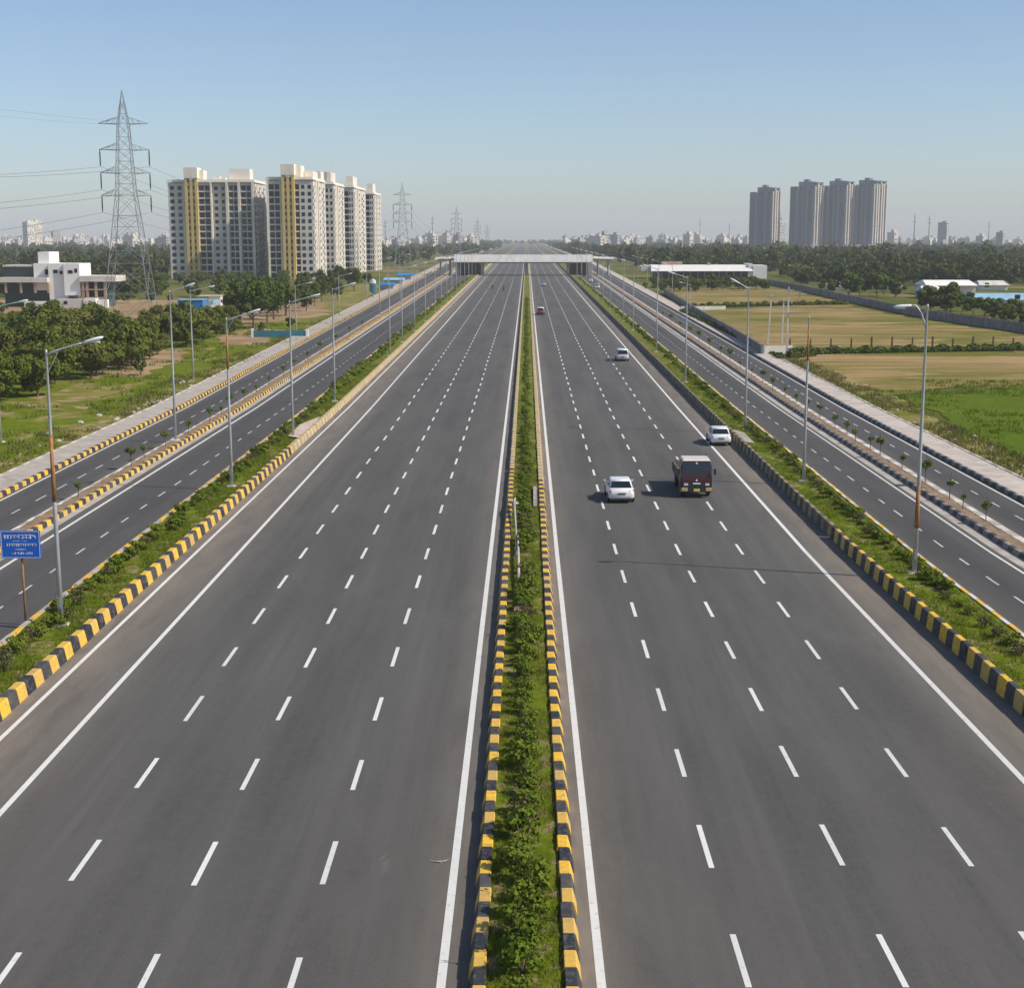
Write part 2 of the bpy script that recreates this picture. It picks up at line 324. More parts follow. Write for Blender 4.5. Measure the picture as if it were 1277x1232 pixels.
# planted strips
def turf(name, x0, x1, z, mat, amp=.05):
    b = MB(); ys = list(np.arange(-20, 160, .8)) + list(np.arange(160, 420, 4)) + list(np.arange(420, 1500, 30)); xs = np.linspace(x0, x1, 6)
    for Y in ys:
        for x in xs: b.v.append((warp(x, Y), Y, z + random.uniform(-amp, amp)))
    for i in range(len(ys) - 1):
        for k in range(5): b.f.append((i * 6 + k, i * 6 + k + 1, i * 6 + k + 7, i * 6 + k + 6)); b.m.append(0)
    return tag(b.build(name, mat, smooth=True), kind='structure')
turf('median_soil', -.95, .87, .27, M['soil']); turf('verge_soil', -22.35, -19.65, .30, M['soil']); turf('verge_soil', 18.35, 21.25, .34, M['soil'])
turf('separator_soil', -30.65, -29.6, .2, M['sep']); turf('separator_soil', 27.55, 28.5, .18, M['sep'])
# fields as irregular sheets
def patch(name, pts, z, mat, jag=2.2):
    P = []
    for i, p in enumerate(pts):
        q = pts[(i + 1) % len(pts)]; n = max(2, int(math.hypot(q[0] - p[0], q[1] - p[1]) / 3.5))
        for k in range(n):
            t = k / n; e = jag if 0 < k else 0
            P.append((p[0] + (q[0] - p[0]) * t + random.uniform(-e, e), p[1] + (q[1] - p[1]) * t + random.uniform(-e, e), z))
    b = MB(); b.poly(P); return tag(b.build(name, mat), kind='structure')
patch('left_meadow', [(-38.9, 30), (-38.9, 150), (-40.0, 240), (-43, 330), (-56, 330), (-64, 290), (-110, 285), (-150, 200), (-120, 60)], .02, M['grassL'])
patch('dirt_lot', [(-46, 333), (-58, 289), (-112, 284), (-190, 300), (-200, 420), (-120, 415), (-60, 420)], .035, M['dirtL'], 3)
patch('dirt_verge', [(-43, 338), (-48, 336), (-62, 430), (-66, 560), (-52, 560)], .03, M['edgeR'], .8)
patch('mown_field', [(36.5, 160), (36.5, 190), (40.5, 226), (88, 226), (88, 190), (78, 178), (56, 174)], .03, M['dryR'])
patch('mown_field', [(37.8, 227), (36.3, 262), (39.2, 330), (41, 362), (84, 366), (86, 318), (90, 270), (92, 229)], .025, M['dryR'])
patch('mown_field', [(41.5, 374), (47, 470), (70, 520), (90, 500), (87, 390), (84, 376)], .025, M['dryR'])
patch('right_meadow', [(35.9, 60), (35.9, 108), (41, 140), (41.5, 160), (56, 172), (80, 178), (110, 190), (110, 60)], .035, M['grassR'], 1.2)
patch('rough_edge', [(-38.85, 60), (-38.9, 150), (-39.9, 240), (-42.5, 325), (-45, 325), (-42.2, 240), (-41.3, 150), (-40.6, 60)], .05, M['edgeR'], .5)
patch('dirt_patch', [(-49, 182), (-51, 214), (-54, 232), (-66, 236), (-62, 205), (-56, 186)], .045, M['dirtL'], 1.2)
patch('dirt_patch', [(-44, 238), (-45, 276), (-52, 284), (-56, 262), (-50, 240)], .045, M['dirtL'], 1.2)
patch('dirt_patch', [(-46, 146), (-47, 168), (-53, 172), (-56, 152)], .045, M['edgeR'], 1.0)
patch('rough_edge', [(36.0, 62), (35.9, 200), (37, 215), (40.5, 214), (41, 160), (39, 120), (37.8, 70)], .05, M['edgeR'], .7)

# ------------------------------------------------------------------ vegetation
def quads(P, N, s):          # leaf quads at P, facing N, half-size s
    a = np.cross(N, rng.normal(size=N.shape)); a /= np.linalg.norm(a, axis=1, keepdims=True) + 1e-9
    c = np.cross(N, a); s = np.asarray(s).reshape(-1, 1)
    a = a * s; c = c * s * .75
    return np.stack([P - a - c, P + a - c * .6, P + a * .8 + c, P - a * .7 + c], 1).reshape(-1, 3)
def crown(n, rx, ry, rz, cz, size, clumps=14, spread=.31):
    d = rng.normal(size=(clumps, 3)); d /= np.linalg.norm(d, axis=1, keepdims=True)
    rr = rng.uniform(.40, .88, (clumps, 1)); C = d * rr; C[:, 2] = C[:, 2] * .9
    cl = rng.integers(0, clumps, n); cs = rng.uniform(.7, 1.3, clumps)[cl][:, None]
    u = rng.normal(size=(n, 3)); u /= np.linalg.norm(u, axis=1, keepdims=True)
    P = (C[cl] + u * spread * cs * rng.uniform(.55, 1.05, (n, 1))) * np.array([rx, ry, rz])
    P[:, 2] += cz; P[:, 2] = np.maximum(P[:, 2], .12 * cz)
    N = u * 1.0 + rng.normal(size=(n, 3)) * .40 + np.array([0, 0, .20]); N /= np.linalg.norm(N, axis=1, keepdims=True)
    return quads(P, N, size * rng.uniform(.6, 1.3, n))
def trunk_mesh(h, r, mat, limbs=4, spread=1.5):
    b = MB(); b.tube([(0, 0, -.1), (.05, 0, h * .4), (-.04, .06, h)], [r * 1.25, r, r * .6], 7)
    for k in range(limbs):
        t = 2 * math.pi * k / limbs + random.uniform(-.5, .5); z0 = h * random.uniform(.45, .9)
        b.tube([(0, 0, z0), (math.cos(t) * spread * .5, math.sin(t) * spread * .5, z0 + h * .35), (math.cos(t) * spread, math.sin(t) * spread, z0 + h * .8)], [r * .5, r * .35, r * .12], 5)
    return b.mesh('trunk', mat)
TREES = {}
def tree_kind(key, h, w, leafm, n, size, trunk_h, clumps, var=3):
    L = []
    for v in range(var):
        cz = trunk_h * .6 + (h - trunk_h * .6) / 2
        V = crown(n, w / 2 * random.uniform(.9, 1.1), w / 2 * random.uniform(.9, 1.1), (h - trunk_h * .6) / 2 * 1.0, cz, size, clumps)
        L.append((np_mesh('crown', V, 4, leafm), trunk_mesh(trunk_h, .035 * h * .6, M['bark'], 5, w * .28)))
    TREES[key] = L
tree_kind('round', 5.6, 6.4, M['leafA'], 3200, .165, 1.0, 20, 6)
tree_kind('tall', 9.5, 7.0, M['leafB'], 3000, .225, 2.6, 22, 4)
tree_kind('bushy', 4.2, 5.2, M['leafB'], 1700, .19, 1.0, 14, 4)
tree_kind('cone', 5.0, 3.2, M['leafB'], 1100, .18, 1.0, 10, 2)
def tree(kind, x, y, s, label, group, z=0):
    c, t = random.choice(TREES[kind])
    o = thing('tree', label, 'tree', (x, y, z), random.uniform(0, 6.28), group); o.scale = (s * random.uniform(.9, 1.12), s * random.uniform(.9, 1.12), s * random.uniform(.88, 1.12))
    link_mesh('trunk', t, o); link_mesh('crown', c, o); return o
# the grove round the big pylon
pts = []
tries = 0
while len(pts) < 92 and tries < 6000:
    tries += 1; y = random.uniform(142, 292); edge = -51.5 - (4 if y < 150 else 0) + (y > 235) * 0
    x = edge - 3 - random.random() ** 1.3 * (max(8, .40 * y + edge + 12))
    if x < -.40 * y - 8: continue
    if abs(x + 73) < 4.0 and abs(y - 275) < 5: continue
    if y > 262 and x < -60: continue
    if all(math.hypot(x - a, y - b) > 4.1 for a, b in pts): pts.append((x, y))
for x, y in pts:
    tree('round', x, y, random.choice((.6, .75, .9, 1.0, 1.1, 1.2)) * random.uniform(.92, 1.08), 'bushy mid green tree in the dense grove round the foot of the tall pylon', 'trees of the grove round the pylon')
for x, y in ((-49.5, 185.5), (-47.2, 259), (-45.8, 281)):
    tree('cone', x, y, .62, 'small dark cone shaped tree standing alone on the left meadow', 'small lone trees on the left meadow')
# taller trees in front of the apartment blocks
tall = [(-54, 283), (-58, 292), (-53, 299), (-60, 304), (-55, 315), (-62, 322), (-54, 330), (-58, 341), (-54, 352), (-61, 356), (-55, 366), (-63, 372), (-56, 380), (-60, 392), (-66, 398), (-57, 404), (-62, 414), (-54, 420), (-58, 432), (-66, 436), (-60, 450), (-70, 460), (-63, 474), (-58, 486), (-68, 498), (-61, 512), (-73, 520), (-64, 534), (-70, 548), (-62, 560), (-76, 566)]
for x, y in tall:
    tree('tall', x + random.uniform(-1, 1), y, random.uniform(.72, 1.0) if y < 345 else random.uniform(.55, .85), 'tall dark green tree in the belt before the cream apartment blocks', 'tall trees before the apartment blocks')
for k in range(46):
    y = random.uniform(425, 600); x = random.uniform(-.255 * y, -.165 * y)
    if -128 < x < -112 and y > 560: pass
    tree('bushy', x, y, random.uniform(.8, 1.25), 'low bushy tree along the foot of the cream apartment blocks', 'bushy trees at the foot of the apartment blocks')
for x, y in ((-116, 340), (-122, 338), (-127, 338), (-130, 342), (-112, 345), (-104.5, 352), (-108, 395), (-103, 400), (-99, 405), (-113, 402), (-118, 410)):
    tree('bushy', x, y, random.uniform(.45, .8), 'small bushy tree growing beside the white flat roofed house', 'trees beside the white house')
# right side
for x, y, s in ((96, 437, 1.35), (101, 445, 1.2), (105, 440, 1.3), (110, 452, 1.1), (93, 452, 1.0), (108, 430, 1.0)):
    tree('bushy', x, y, s * 1.25, 'dark rounded tree behind the grey boundary wall near the pale sheds', 'dark trees behind the boundary wall')
for x, y, s in ((97, 352, 1.35), (101, 349, 1.4), (105, 353, 1.2), (99, 345, 1.1), (103, 338, 1.0), (106, 332, 1.05), (102, 326, .95), (107, 322, .95), (103, 314, .9), (99, 309, .8), (103, 303, .85), (98, 297, .8), (101, 290, .85), (97, 284, .75), (106, 300, .9), (101, 278, .75), (109, 312, .9)):
    tree('bushy', x, y, s * 1.1, 'broad dark green tree rising over the grey boundary wall at the right edge', 'trees over the wall at the right edge')
for k in range(34):
    x = random.uniform(43, 82); y = 505 + random.uniform(-14, 22)
    tree('bushy', x, y, random.uniform(.75, 1.05), 'dense green tree in the row before the long white hall', 'trees before the long white hall')
for k in range(10):
    tree('cone', random.uniform(40, 60), random.uniform(470, 520), random.uniform(.5, .8), 'small green tree by the right service road near the overpass', 'small trees by the right service road')
# far woods: one mass each
def wood(name, region, n, hmin, hmax, lab):
    out = []
    while len(out) < n:
        y = region[2] * (region[3] / region[2]) ** random.random(); a = random.uniform(region[0], region[1]); x = (a - 657) / 1809 * y
        if len(region) > 4 and region[4](x, y): continue
        h = random.uniform(hmin, hmax) * (1.25 if random.random() < .15 else 1) * random.uniform(.75, 1.05); w = h * random.uniform(.85, 1.3); s = .38 + y / 2100
        V = crown(115, w / 2, w / 2, h / 2, h * .52, s, 7, .42); V[:, 0] += x; V[:, 1] += y; out.append(V)
    o = link_mesh(name, np_mesh(name, np.concatenate(out), 4, M['leafC'])); return tag(o, lab, 'wood', kind='stuff')
corr = lambda x, y: -75 - (min(y, 1000) - 600) * .01 < x < 62 if y < 1500 else abs(x + 4) < 52
wood('woodland', (-40, 640, 610, 2600, lambda x, y: corr(x, y) or (y < 860 and -165 < x < -75)), 900, 6, 11, 'far green woodland beyond the apartment blocks and left houses')
wood('woodland', (690, 1330, 620, 2600, lambda x, y: corr(x, y) or (y < 690 and x < 118)), 1250, 7, 13, 'far dark woodland stretching beyond the white hall and sheds')
wood('woodland', (560, 760, 1500, 5200, lambda x, y: abs(x + 3) < 48 and y < 4250), 420, 8, 13, 'hazy blue woodland closing the far end of the highway')
wood('woodland', (985, 1330, 455, 640, lambda x, y: x < 104 or (y < 545 and x < 190)), 170, 6, 9, 'dark woodland mass behind the pale sheds on the right')
wood('woodland', (-40, 205, 430, 620, lambda x, y: x > -.245 * y), 110, 4, 7, 'green woodland mass behind the white house on the left')

def shrub_mesh(name, n, r, h, size, leafm, stems=5, shoots=0):
    V = crown(n, r, r, h * .42, h * .58, size, 8, .5); b = MB()
    for k in range(stems):
        t = random.uniform(0, 6.28); q = r * random.uniform(.3, .8); b.tube([(0, 0, -.05), (math.cos(t) * q * .5, math.sin(t) * q * .5, h * .4), (math.cos(t) * q, math.sin(t) * q, h * .8)], [.02, .015, .006], 4)
    for k in range(shoots):
        x, y = random.uniform(-.15, .15), random.uniform(-.15, .15); b.tube([(x, y, 0), (x * 1.5, y, h * 1.55)], [.016, .008], 4)
        P = np.array([[x * 1.4, y, h * z] for z in np.linspace(.9, 1.55, 9)]) + rng.normal(size=(9, 3)) * .05; V = np.concatenate([V, quads(P, rng.normal(size=(9, 3)), np.full(9, size * .8))])
    # stems are triangulated quads appended to the leaf soup
    S = np.array([b.v[i] for f in b.f if len(f) == 4 for i in f]); nl = len(V) // 4
    return np_mesh(name, np.concatenate([V, S]), 4, [leafm, M['bark']], np.array([0] * nl + [1] * (len(S) // 4), dtype=np.int32))
SH = [shrub_mesh('shrub', 620, .42, .72, .040, M['shrub'], 5, i % 2) for i in range(5)]
SD = [shrub_mesh('shrub', 220, .40, .6, .038, M['shrubdry'], 8, 0) for i in range(2)]
BU = [shrub_mesh('shrub', 800, .54, .62, .048, M['shrub'], 4, 0) for i in range(4)]
SB = [shrub_mesh('sapling', 260, .36, .5, .05, M['shrub'], 3, 0) for i in range(3)]
FARS = {}
def soup(me):
    n = len(me.vertices); co = np.empty(n * 3, dtype=np.float32); me.vertices.foreach_get('co', co)
    mi = np.empty(len(me.polygons), dtype=np.int32); me.polygons.foreach_get('material_index', mi); return co.reshape(-1, 3), mi
def shrub(me, x, y, z, s, label, group, name='shrub', cat='shrub', lim=146):
    if y > lim:      # the far ones of each row grow together into one mass
        V, mi = soup(me); t = random.uniform(0, 6.28); c_, s_ = math.cos(t), math.sin(t)
        V = np.stack([V[:, 0] * c_ - V[:, 1] * s_, V[:, 0] * s_ + V[:, 1] * c_, V[:, 2]], 1) * s + np.array([x, y, z])
        key = 0 if abs(x) < 3 else (1 if x > 0 else -1)
        FARS.setdefault(key, []).append((V, mi)); return
    o = link_mesh(name, me); o.location = (x, y, z); o.rotation_euler = (random.uniform(-.1, .1), random.uniform(-.1, .1), random.uniform(0, 6.28)); o.scale = (s, s, s * random.uniform(.85, 1.15))
    return tag(o, label, cat, group)
y = 27.5
while y < 420:
    dry = random.random() < .16
    if not (66 < y < 92 and random.random() < .35):
        shrub(random.choice(SD if dry else SH), -.05 + random.gauss(0, .13), y, .24, random.uniform(.85, 1.35) * (.8 if y > 90 else 1), 'dry brownish low shrub among the green ones in the central median' if dry else 'leafy green shrub in the central median between the striped kerbs', 'dry shrubs in the median' if dry else 'green shrubs in the median')
    y += random.uniform(.75, 1.25) if y < 130 else random.uniform(2.0, 3.2)
for sx, lab, grp in ((-1, 'bushy green shrub on the left grass verge beside the service road', 'shrubs on the left verge'), (1, 'bushy green shrub on the right grass verge beside the service road', 'shrubs on the right verge')):
    y = 45
    while y < 640:
        x = (-21.45 if sx < 0 else 20.35) + random.gauss(0, .22)
        if y < 145 and random.random() < .3:
            shrub(random.choice(SD), warp(x, y), y, .28, random.uniform(.8, 1.2), lab.replace('bushy green', 'sparse dry'), grp.replace('shrubs', 'dry shrubs'))
        else:
            shrub(random.choice(BU), warp(x, y), y, .28, (random.uniform(.75, 1.3) if sx < 0 else random.uniform(.5, 1.05)) * (1.0 if y < 160 else 1.15), lab, grp)
        y += random.uniform(1.0, 1.7) if y < 160 else (random.uniform(1.8, 2.8) if y < 330 else 5.5)
for key, L in FARS.items():
    o = link_mesh('shrubbery', np_mesh('shrubbery', np.concatenate([a for a, _ in L]), 4, [M['shrub'], M['bark']], np.concatenate([a for _, a in L])))
    tag(o, {0: 'far continuing line of green shrubs in the central median', 1: 'far continuing row of green shrubs on the right verge', -1: 'far continuing row of green shrubs on the left verge'}[key], 'shrubbery', kind='stuff')
def sapling(x, y, h, label, group, bare=False):
    o = thing('sapling', label, 'sapling', (x, y, .18), random.uniform(0, 6.28), group)
    b = MB(); b.tube([(0, 0, 0), (.03, .02, h * .5), (0, .03, h)], [.035, .025, .012], 5); b.build('trunk', M['bark'], o)
    c = link_mesh('crown', random.choice(SB), o); s = h * (.45 if bare else .62); c.location = (0, 0, h * .42); c.scale = (s * .85, s * .85, s * 1.35)
for y in (88, 92.5, 96.2, 102, 108.5, 115.5, 119, 123.6, 128, 132.7, 139, 146, 153, 160, 168, 176, 185, 195, 206, 218, 231, 246, 262, 280, 300, 322):
    sapling(warp(28.3, y) + random.uniform(-.1, .2), y, random.uniform(1.2, 2.5), 'slim young sapling in the paved separator of the right service roads', 'saplings of the right separator', random.random() < .3)
for y in (96, 109, 113.5, 120, 128, 137, 142, 147, 154, 163, 172, 182, 194, 207, 222, 240, 262, 285):
    sapling(warp(-30.2, y) + random.uniform(-.2, .2), y, random.uniform(1.1, 2.3), 'slim young sapling in the dirt separator of the left service roads', 'saplings of the left separator', random.random() < .3)
# grass blades
def blades(name, spots, h, w, mat, lab):
    P = np.array(spots); n = len(P); t = rng.uniform(0, 6.28, n); d = np.stack([np.cos(t), np.sin(t), np.zeros(n)], 1) * (w * rng.uniform(.6, 1.3, n))[:, None]
    lean = rng.normal(size=(n, 3)) * .4; lean[:, 2] = 1; tip = P + lean * (h * rng.uniform(.5, 1.3, n))[:, None]
    return tag(link_mesh(name, np_mesh(name, np.stack([P - d, P + d, tip], 1).reshape(-1, 3), 3, mat)), lab, 'grass', kind='stuff')
def strip_pts(x0, x1, y0, y1, n, z):
    u = rng.random(n); y = y0 * (y1 / y0) ** (u ** .8); x = rng.uniform(x0, x1, n)
    keep = [(warp(a, b), b, z) for a, b in zip(x, y) if math.sin(a * 2.1 + b * .9) + math.sin(b * .43 + 1.3 * a) + random.gauss(0, .6) > -1.0]
    return keep
blades('grass', strip_pts(-.93, .85, 27, 150, 30000, .25), .13, .014, M['blade'], 'short green grass covering the central median')
blades('grass', strip_pts(-22.1, -19.7, 44, 200, 42000, .27), .20, .022, M['blade'], 'green grass covering the left verge')
blades('grass', strip_pts(18.4, 21.0, 44, 200, 42000, .31), .16, .022, M['blade'], 'green grass covering the right verge')
blades('dry_grass', strip_pts(-.93, .85, 27, 120, 7000, .25), .20, .014, M['bladed'], 'dry yellow grass between the median shrubs')
def meadow(n, x0, x1, y0, y1, cut):
    out = []
    for k in range(n):
        x, y = random.uniform(x0, x1), random.uniform(y0, y1)
        if math.sin(x * .31 + y * .13) + math.sin(y * .21 - x * .17) > cut:
            for j in range(14): out.append((x + random.gauss(0, .35), y + random.gauss(0, .45), .02))
    return out
blades('weeds', meadow(2600, -90, -39.3, 85, 300, -.1), .42, .07, M['blade'], 'rough green weeds on the left meadow')
blades('weeds', meadow(1900, 36.6, 80, 85, 180, -.2), .34, .06, M['blade'], 'rough green weeds on the right meadow')
blades('dry_weeds', meadow(700, 36.2, 40, 90, 225, -1.2), .4, .05, M['bladed'], 'dry weeds along the right footpath')
blades('dry_weeds', meadow(700, -44, -39, 90, 330, -1.2), .35, .05, M['bladed'], 'dry weeds along the left footpath')
# stones beside the left footpath and in the field
def rock(x, y, s, z=0.0, label='pale rough stone lying beside the left footpath', grp='stones by the left footpath'):
    b = MB(); rings = []
    for i, (zz, rr) in enumerate(((-.1, .9), (.25, 1), (.55, .75), (.75, .3))): rings.append([(math.cos(a) * s * rr * random.uniform(.8, 1.15), math.sin(a) * s * rr * random.uniform(.7, 1.1), zz * s) for a in np.arange(7) * .8976])
    b.loft(rings); o = b.build('stone', M['gutter']); o.location = (x, y, z); tag(o, label, 'stone', grp)
for k in range(42):
    y = random.uniform(98, 215); rock(-39.6 - random.random() ** 2 * 3.5, y, random.uniform(.12, .38))
for k in range(14):
    rock(37 + random.random() * 3, random.uniform(98, 150), random.uniform(.1, .26), 0.05, 'pale small stone in the weeds beside the right footpath', 'stones by the right footpath')
# hedges on the right
def hedge(x0, y0, x1, y1, h, w, n, label):
    t = rng.random(n); P = np.stack([x0 + (x1 - x0) * t, y0 + (y1 - y0) * t, np.zeros(n)], 1)
    u = rng.normal(size=(n, 3)); u /= np.linalg.norm(u, axis=1, keepdims=True); hh = h * (.75 + .35 * np.sin(t * 37) * np.sin(t * 91))
    P += u * np.stack([np.full(n, .5), np.full(n, w / 2), hh * .5], 1); P[:, 2] += hh * .5
    o = link_mesh('hedge', np_mesh('hedge', quads(P, u + rng.normal(size=(n, 3)) * .4, rng.uniform(.1, .26, n)), 4, M['leafB'])); tag(o, label, 'hedge')
hedge(40.5, 220.5, 92, 233, 1.15, 1.6, 9000, 'long dark low hedge running across the dry field below the fence posts')
hedge(41.5, 371, 85, 389, 1.3, 1.6, 4500, 'thin dark hedge between the two far dry fields')
hedge(38.6, 214, 43, 218, 1.5, 2.0, 900, 'short bushy hedge in front of the pale hut wall')
hedge(37.0, 210, 37.0, 350, .9, .9, 5000, 'low green hedge between right footpath and grey field wall')

# ------------------------------------------------------------------ street lamps
def lamp(x, y, h, label, group, arm=2.4, side=1, rust=None, droop=0.0, curved=False, z=.3, small=1.0):
    o = thing('street_lamp', label, 'street lamp', (x, y, z), 0, group); h -= z
    b = MB()
    rad = lambda t: (.125 - .075 * t / h) * small
    if rust:
        c = MB(); c.tube([(0, 0, rust[0]), (0, 0, rust[1])], [rad(rust[0]) * 1.05, rad(rust[1]) * 1.05], 10); tag(c.build('pole_section', M['rust'], o, True), 'rusty orange section of the pole')
    b.tube([(0, 0, 0), (0, 0, h * .5), (0, 0, h), (0, 0, h + .02), (0, 0, h + .12)], [rad(0), rad(h * .5), rad(h), rad(h) * 1.3, rad(h) * .8], 10)
    b.build('pole', M['galv'], o, True)
    c = MB(); c.frus((-.38, .38, -.38, .38), -.25, (-.33, .33, -.33, .33), .05); c.box(-.22, .22, -.22, .22, .051, .09); c.build('base', M['pale'], o)
    c = MB(); c.box(-.07, .07, -rad(1) - .02, -rad(1) + .03, .8, 1.25); c.build('access_door', M['galvd'], o)
    if arm:
        a = MB(); n = 7
        if curved:
            P = [(side * arm * t, 0, h - 1.1 + 1.25 * math.sin(min(1, t * 1.25) * math.pi / 2) - .08 * t) for t in np.linspace(0, 1, n)]
        else:
            P = [(side * arm * t, 0, h - .12 + .55 * t ** .8 * (1 - droop)) for t in np.linspace(0, 1, n)]
        a.tube(P, [.05] * 3 + [.04] * (n - 3), 6); a.build('arm', M['galv'], o, True)
        s = MB(); s.bar((0, 0, h - .95 if not curved else h - .15), (side * arm * .34, 0, P[2][2]), .025); s.build('strut', M['galv'], o)
        ex, _, ez = P[-1]; d = Vector(P[-1]) - Vector(P[-2]); sl_ = d.z / max(.01, abs(d.x))
        m = MB(); secs = []
        for t, w, hh in ((-.05, .05, .05), (.12, .12, .07), (.45, .17, .09), (.72, .15, .08), (.86, .06, .04)):
            cx, cz = ex + side * t, ez + t * sl_; secs.append([(cx, w * math.cos(q), cz + hh * math.sin(q)) for q in np.arange(8) * math.pi / 4])
        m.loft(secs); hd = m.build('lamp_head', M['lamp'], o, True)
        m = MB(); m.box(min(ex + side * .3, ex + side * .7), max(ex + side * .3, ex + side * .7), -.1, .1, ez + .45 * sl_ - .115, ez + .45 * sl_ - .06); m.build('lens', M['lens'], hd)
    return o
ORD = ['nearest', 'second', 'third', 'fourth', 'fifth', 'sixth', 'seventh', 'eighth', 'ninth', 'tenth', 'eleventh', 'twelfth', 'thirteenth', 'fourteenth', 'fifteenth', 'sixteenth']
LL = [(-20.9, 63.0, 12.5, 'tall grey street lamp with rusty band just right of the blue sign', 1.65, 1, (5.6, 8.6)), (-20.6, 99.8, 11.9, 'grey street lamp with long rusty upper section on the left grass verge', 1.5, 1, (8.2, 10.6)),
      (-20.4, 125.5, 12.0, 'slim clean grey street lamp beside the pale concrete patch on the left verge', 1.8, 1, None), (-20.4, 153.5, 12.1, 'grey street lamp, fourth from the front in the left verge row', 1.6, 1, None),
      (-20.2, 214.6, 13.0, 'tall grey pole without arm in the left verge row', 0, 1, None)]
for i, (x, y, h, lab, arm, sd, ru) in enumerate(LL): lamp(x, y, h, lab, 'street lamps on the left verge', arm, sd, ru)
for i, y in enumerate((242.6, 272.5, 305, 342, 371, 400, 432, 465, 500, 540, 585, 630)):
    lamp(warp(-20.4, y) + .3, y, 12.3, 'small grey street lamp, %s after the armless pole in the left verge row' % (ORD[i] if i else 'first'), 'street lamps on the left verge', 1.6, 1)
lamp(-30.3, 123.9, 12.9, 'white lamp post with upswept arm standing in the left dirt separator', 'street lamps in the left separator', 1.3, 1, z=.2)
for i, y in enumerate((327, 392, 470)): lamp(warp(-30.2, y), y, 12.6, 'faint grey lamp post in the far left separator, %s beyond the near one' % ('first', 'second', 'third')[i], 'street lamps in the left separator', 2.0, 1, z=.2)
for i, y in enumerate((180, 262, 330, 410, 500)): lamp(-41.5 - (y > 300) * (y - 300) * .03, y, 9 if i else 11.0, 'grey lamp post on the grass behind the left footpath, %s from the camera' % ORD[i], 'street lamps behind the left footpath', 2.2, 1, z=0)
lamp(-45.5, 124, 11.6, 'grey lamp post with drooping arm in the trees at the left frame edge', 'street lamps behind the left footpath', 2.2, 1, z=0)
LR = [(20.1, 73.5, 14.0, 'tallest grey street lamp with curved arm and rusty foot on the right verge', .85, -1, (2.4, 4.6), True), (19.8, 102.5, 11.9, 'armless weathered pole with rusty top on the right verge', 0, -1, (8.6, 11.0), False),
      (19.8, 130.7, 13.0, 'white street lamp with short left arm beside the parked white car', .85, -1, None, False), (19.1, 174.5, 12.8, 'white street lamp, fourth from the front on the right verge', 1.5, -1, None, False)]
for x, y, h, lab, arm, sd, ru, cv in LR: lamp(x, y, h, lab, 'street lamps on the right verge', arm, sd, ru, curved=cv)
for i, y in enumerate((222, 275, 305, 357, 395, 425, 470, 520, 575, 630)):
    lamp(warp(19.5, y), y, 12.8, 'small white street lamp, %s after the nearest four on the right verge' % (ORD[i] if i else 'first'), 'street lamps on the right verge', 1.5, -1)
for i, (x, y) in enumerate(((38.5, 345), (42.5, 428), (45, 500), (46, 560), (47, 620))): lamp(x, y, 6.6 if not i else 9.5, 'pale lamp post beyond the right footpath, %s from the camera' % ORD[i], 'lamp posts beyond the right footpath', 1.8, -1, z=0)

# ------------------------------------------------------------------ fallen pole and dead branches in the median
f = thing('fallen_pole', 'long broken grey brown pole lying along the median shrubs', 'fallen pole', (-.35, 66, .3))
b = MB(); b.tube([(.02, 0, .12), (-.02, 4, .22), (-.06, 9, .3), (-.14, 15.5, .35)], [.09, .085, .075, .06], 8); b.build('shaft', M['deadwood'], f, True)
b = MB(); b.frus((-.25, .15, -.5, .3), -.05, (-.2, .1, -.4, .2), .2); b.build('broken_base', M['brown'], f)
f = thing('fallen_pole', 'pale broken pole with splintered end lying beside the left median kerb', 'fallen pole', (-.62, 77.5, .3))
b = MB(); b.tube([(.08, 0, .1), (.02, 5, .3), (-.1, 11, .42), (-.18, 13.5, .5)], [.05, .06, .08, .11], 8); b.build('shaft', M['weathered'], f, True)
b = MB(); b.tube([(-.18, 13.4, .5), (.1, 14.0, .35)], [.14, .05], 6); b.tube([(-.18, 13.4, .5), (-.1, 15, .55)], [.12, .03], 6); b.build('broken_end', M['deadwood'], f)
for dx, yy, s, lab in ((.57, 92.0, 1.0, 'grey weathered plank lying along the right median kerb'), (.05, 88.5, .6, 'short pale broken plank among the median shrubs')):
    b = MB(); b.hexa([(-.13 * s, 0, .05), (.10 * s, 0, .05), (.14 * s, 7 * s, .12), (-.08 * s, 7 * s, .12), (-.11 * s, 0, .12), (.10 * s, 0, .15), (.12 * s, 7 * s, .2), (-.09 * s, 7 * s, .22)]); o = b.build('plank', M['weathered']); o.location = (dx, yy, .28); tag(o, lab, 'plank')
b = MB(); P = [(-20.75, 125, .46), (-19.75, 124, .46), (-19.72, 134, .46), (-19.9, 139, .46), (-20.9, 133, .46)]; b.poly(P); tag(b.build('concrete_patch', M['pink']), kind='structure')
b = MB(); b.poly([(18.45, 122, .42), (19.2, 121, .42), (19.3, 128, .42), (18.5, 130, .42)]); tag(b.build('concrete_patch', M['gutter']), kind='structure')

b = MB(); b.tube([(-.45, .1, .03), (-.1, .0, .05), (.25, .08, .04), (.5, .3, .03)], [.02, .035, .03, .008], 5); b.tube([(.05, .02, .05), (.2, -.25, .03)], [.02, .006], 4); o = b.build('dry_branch', M['deadwood']); o.location = (-2.45, 38.6, .015); o.scale = (.55, .6, .5); tag(o, 'small dry curved branch lying on the asphalt by the left white line', 'branch')
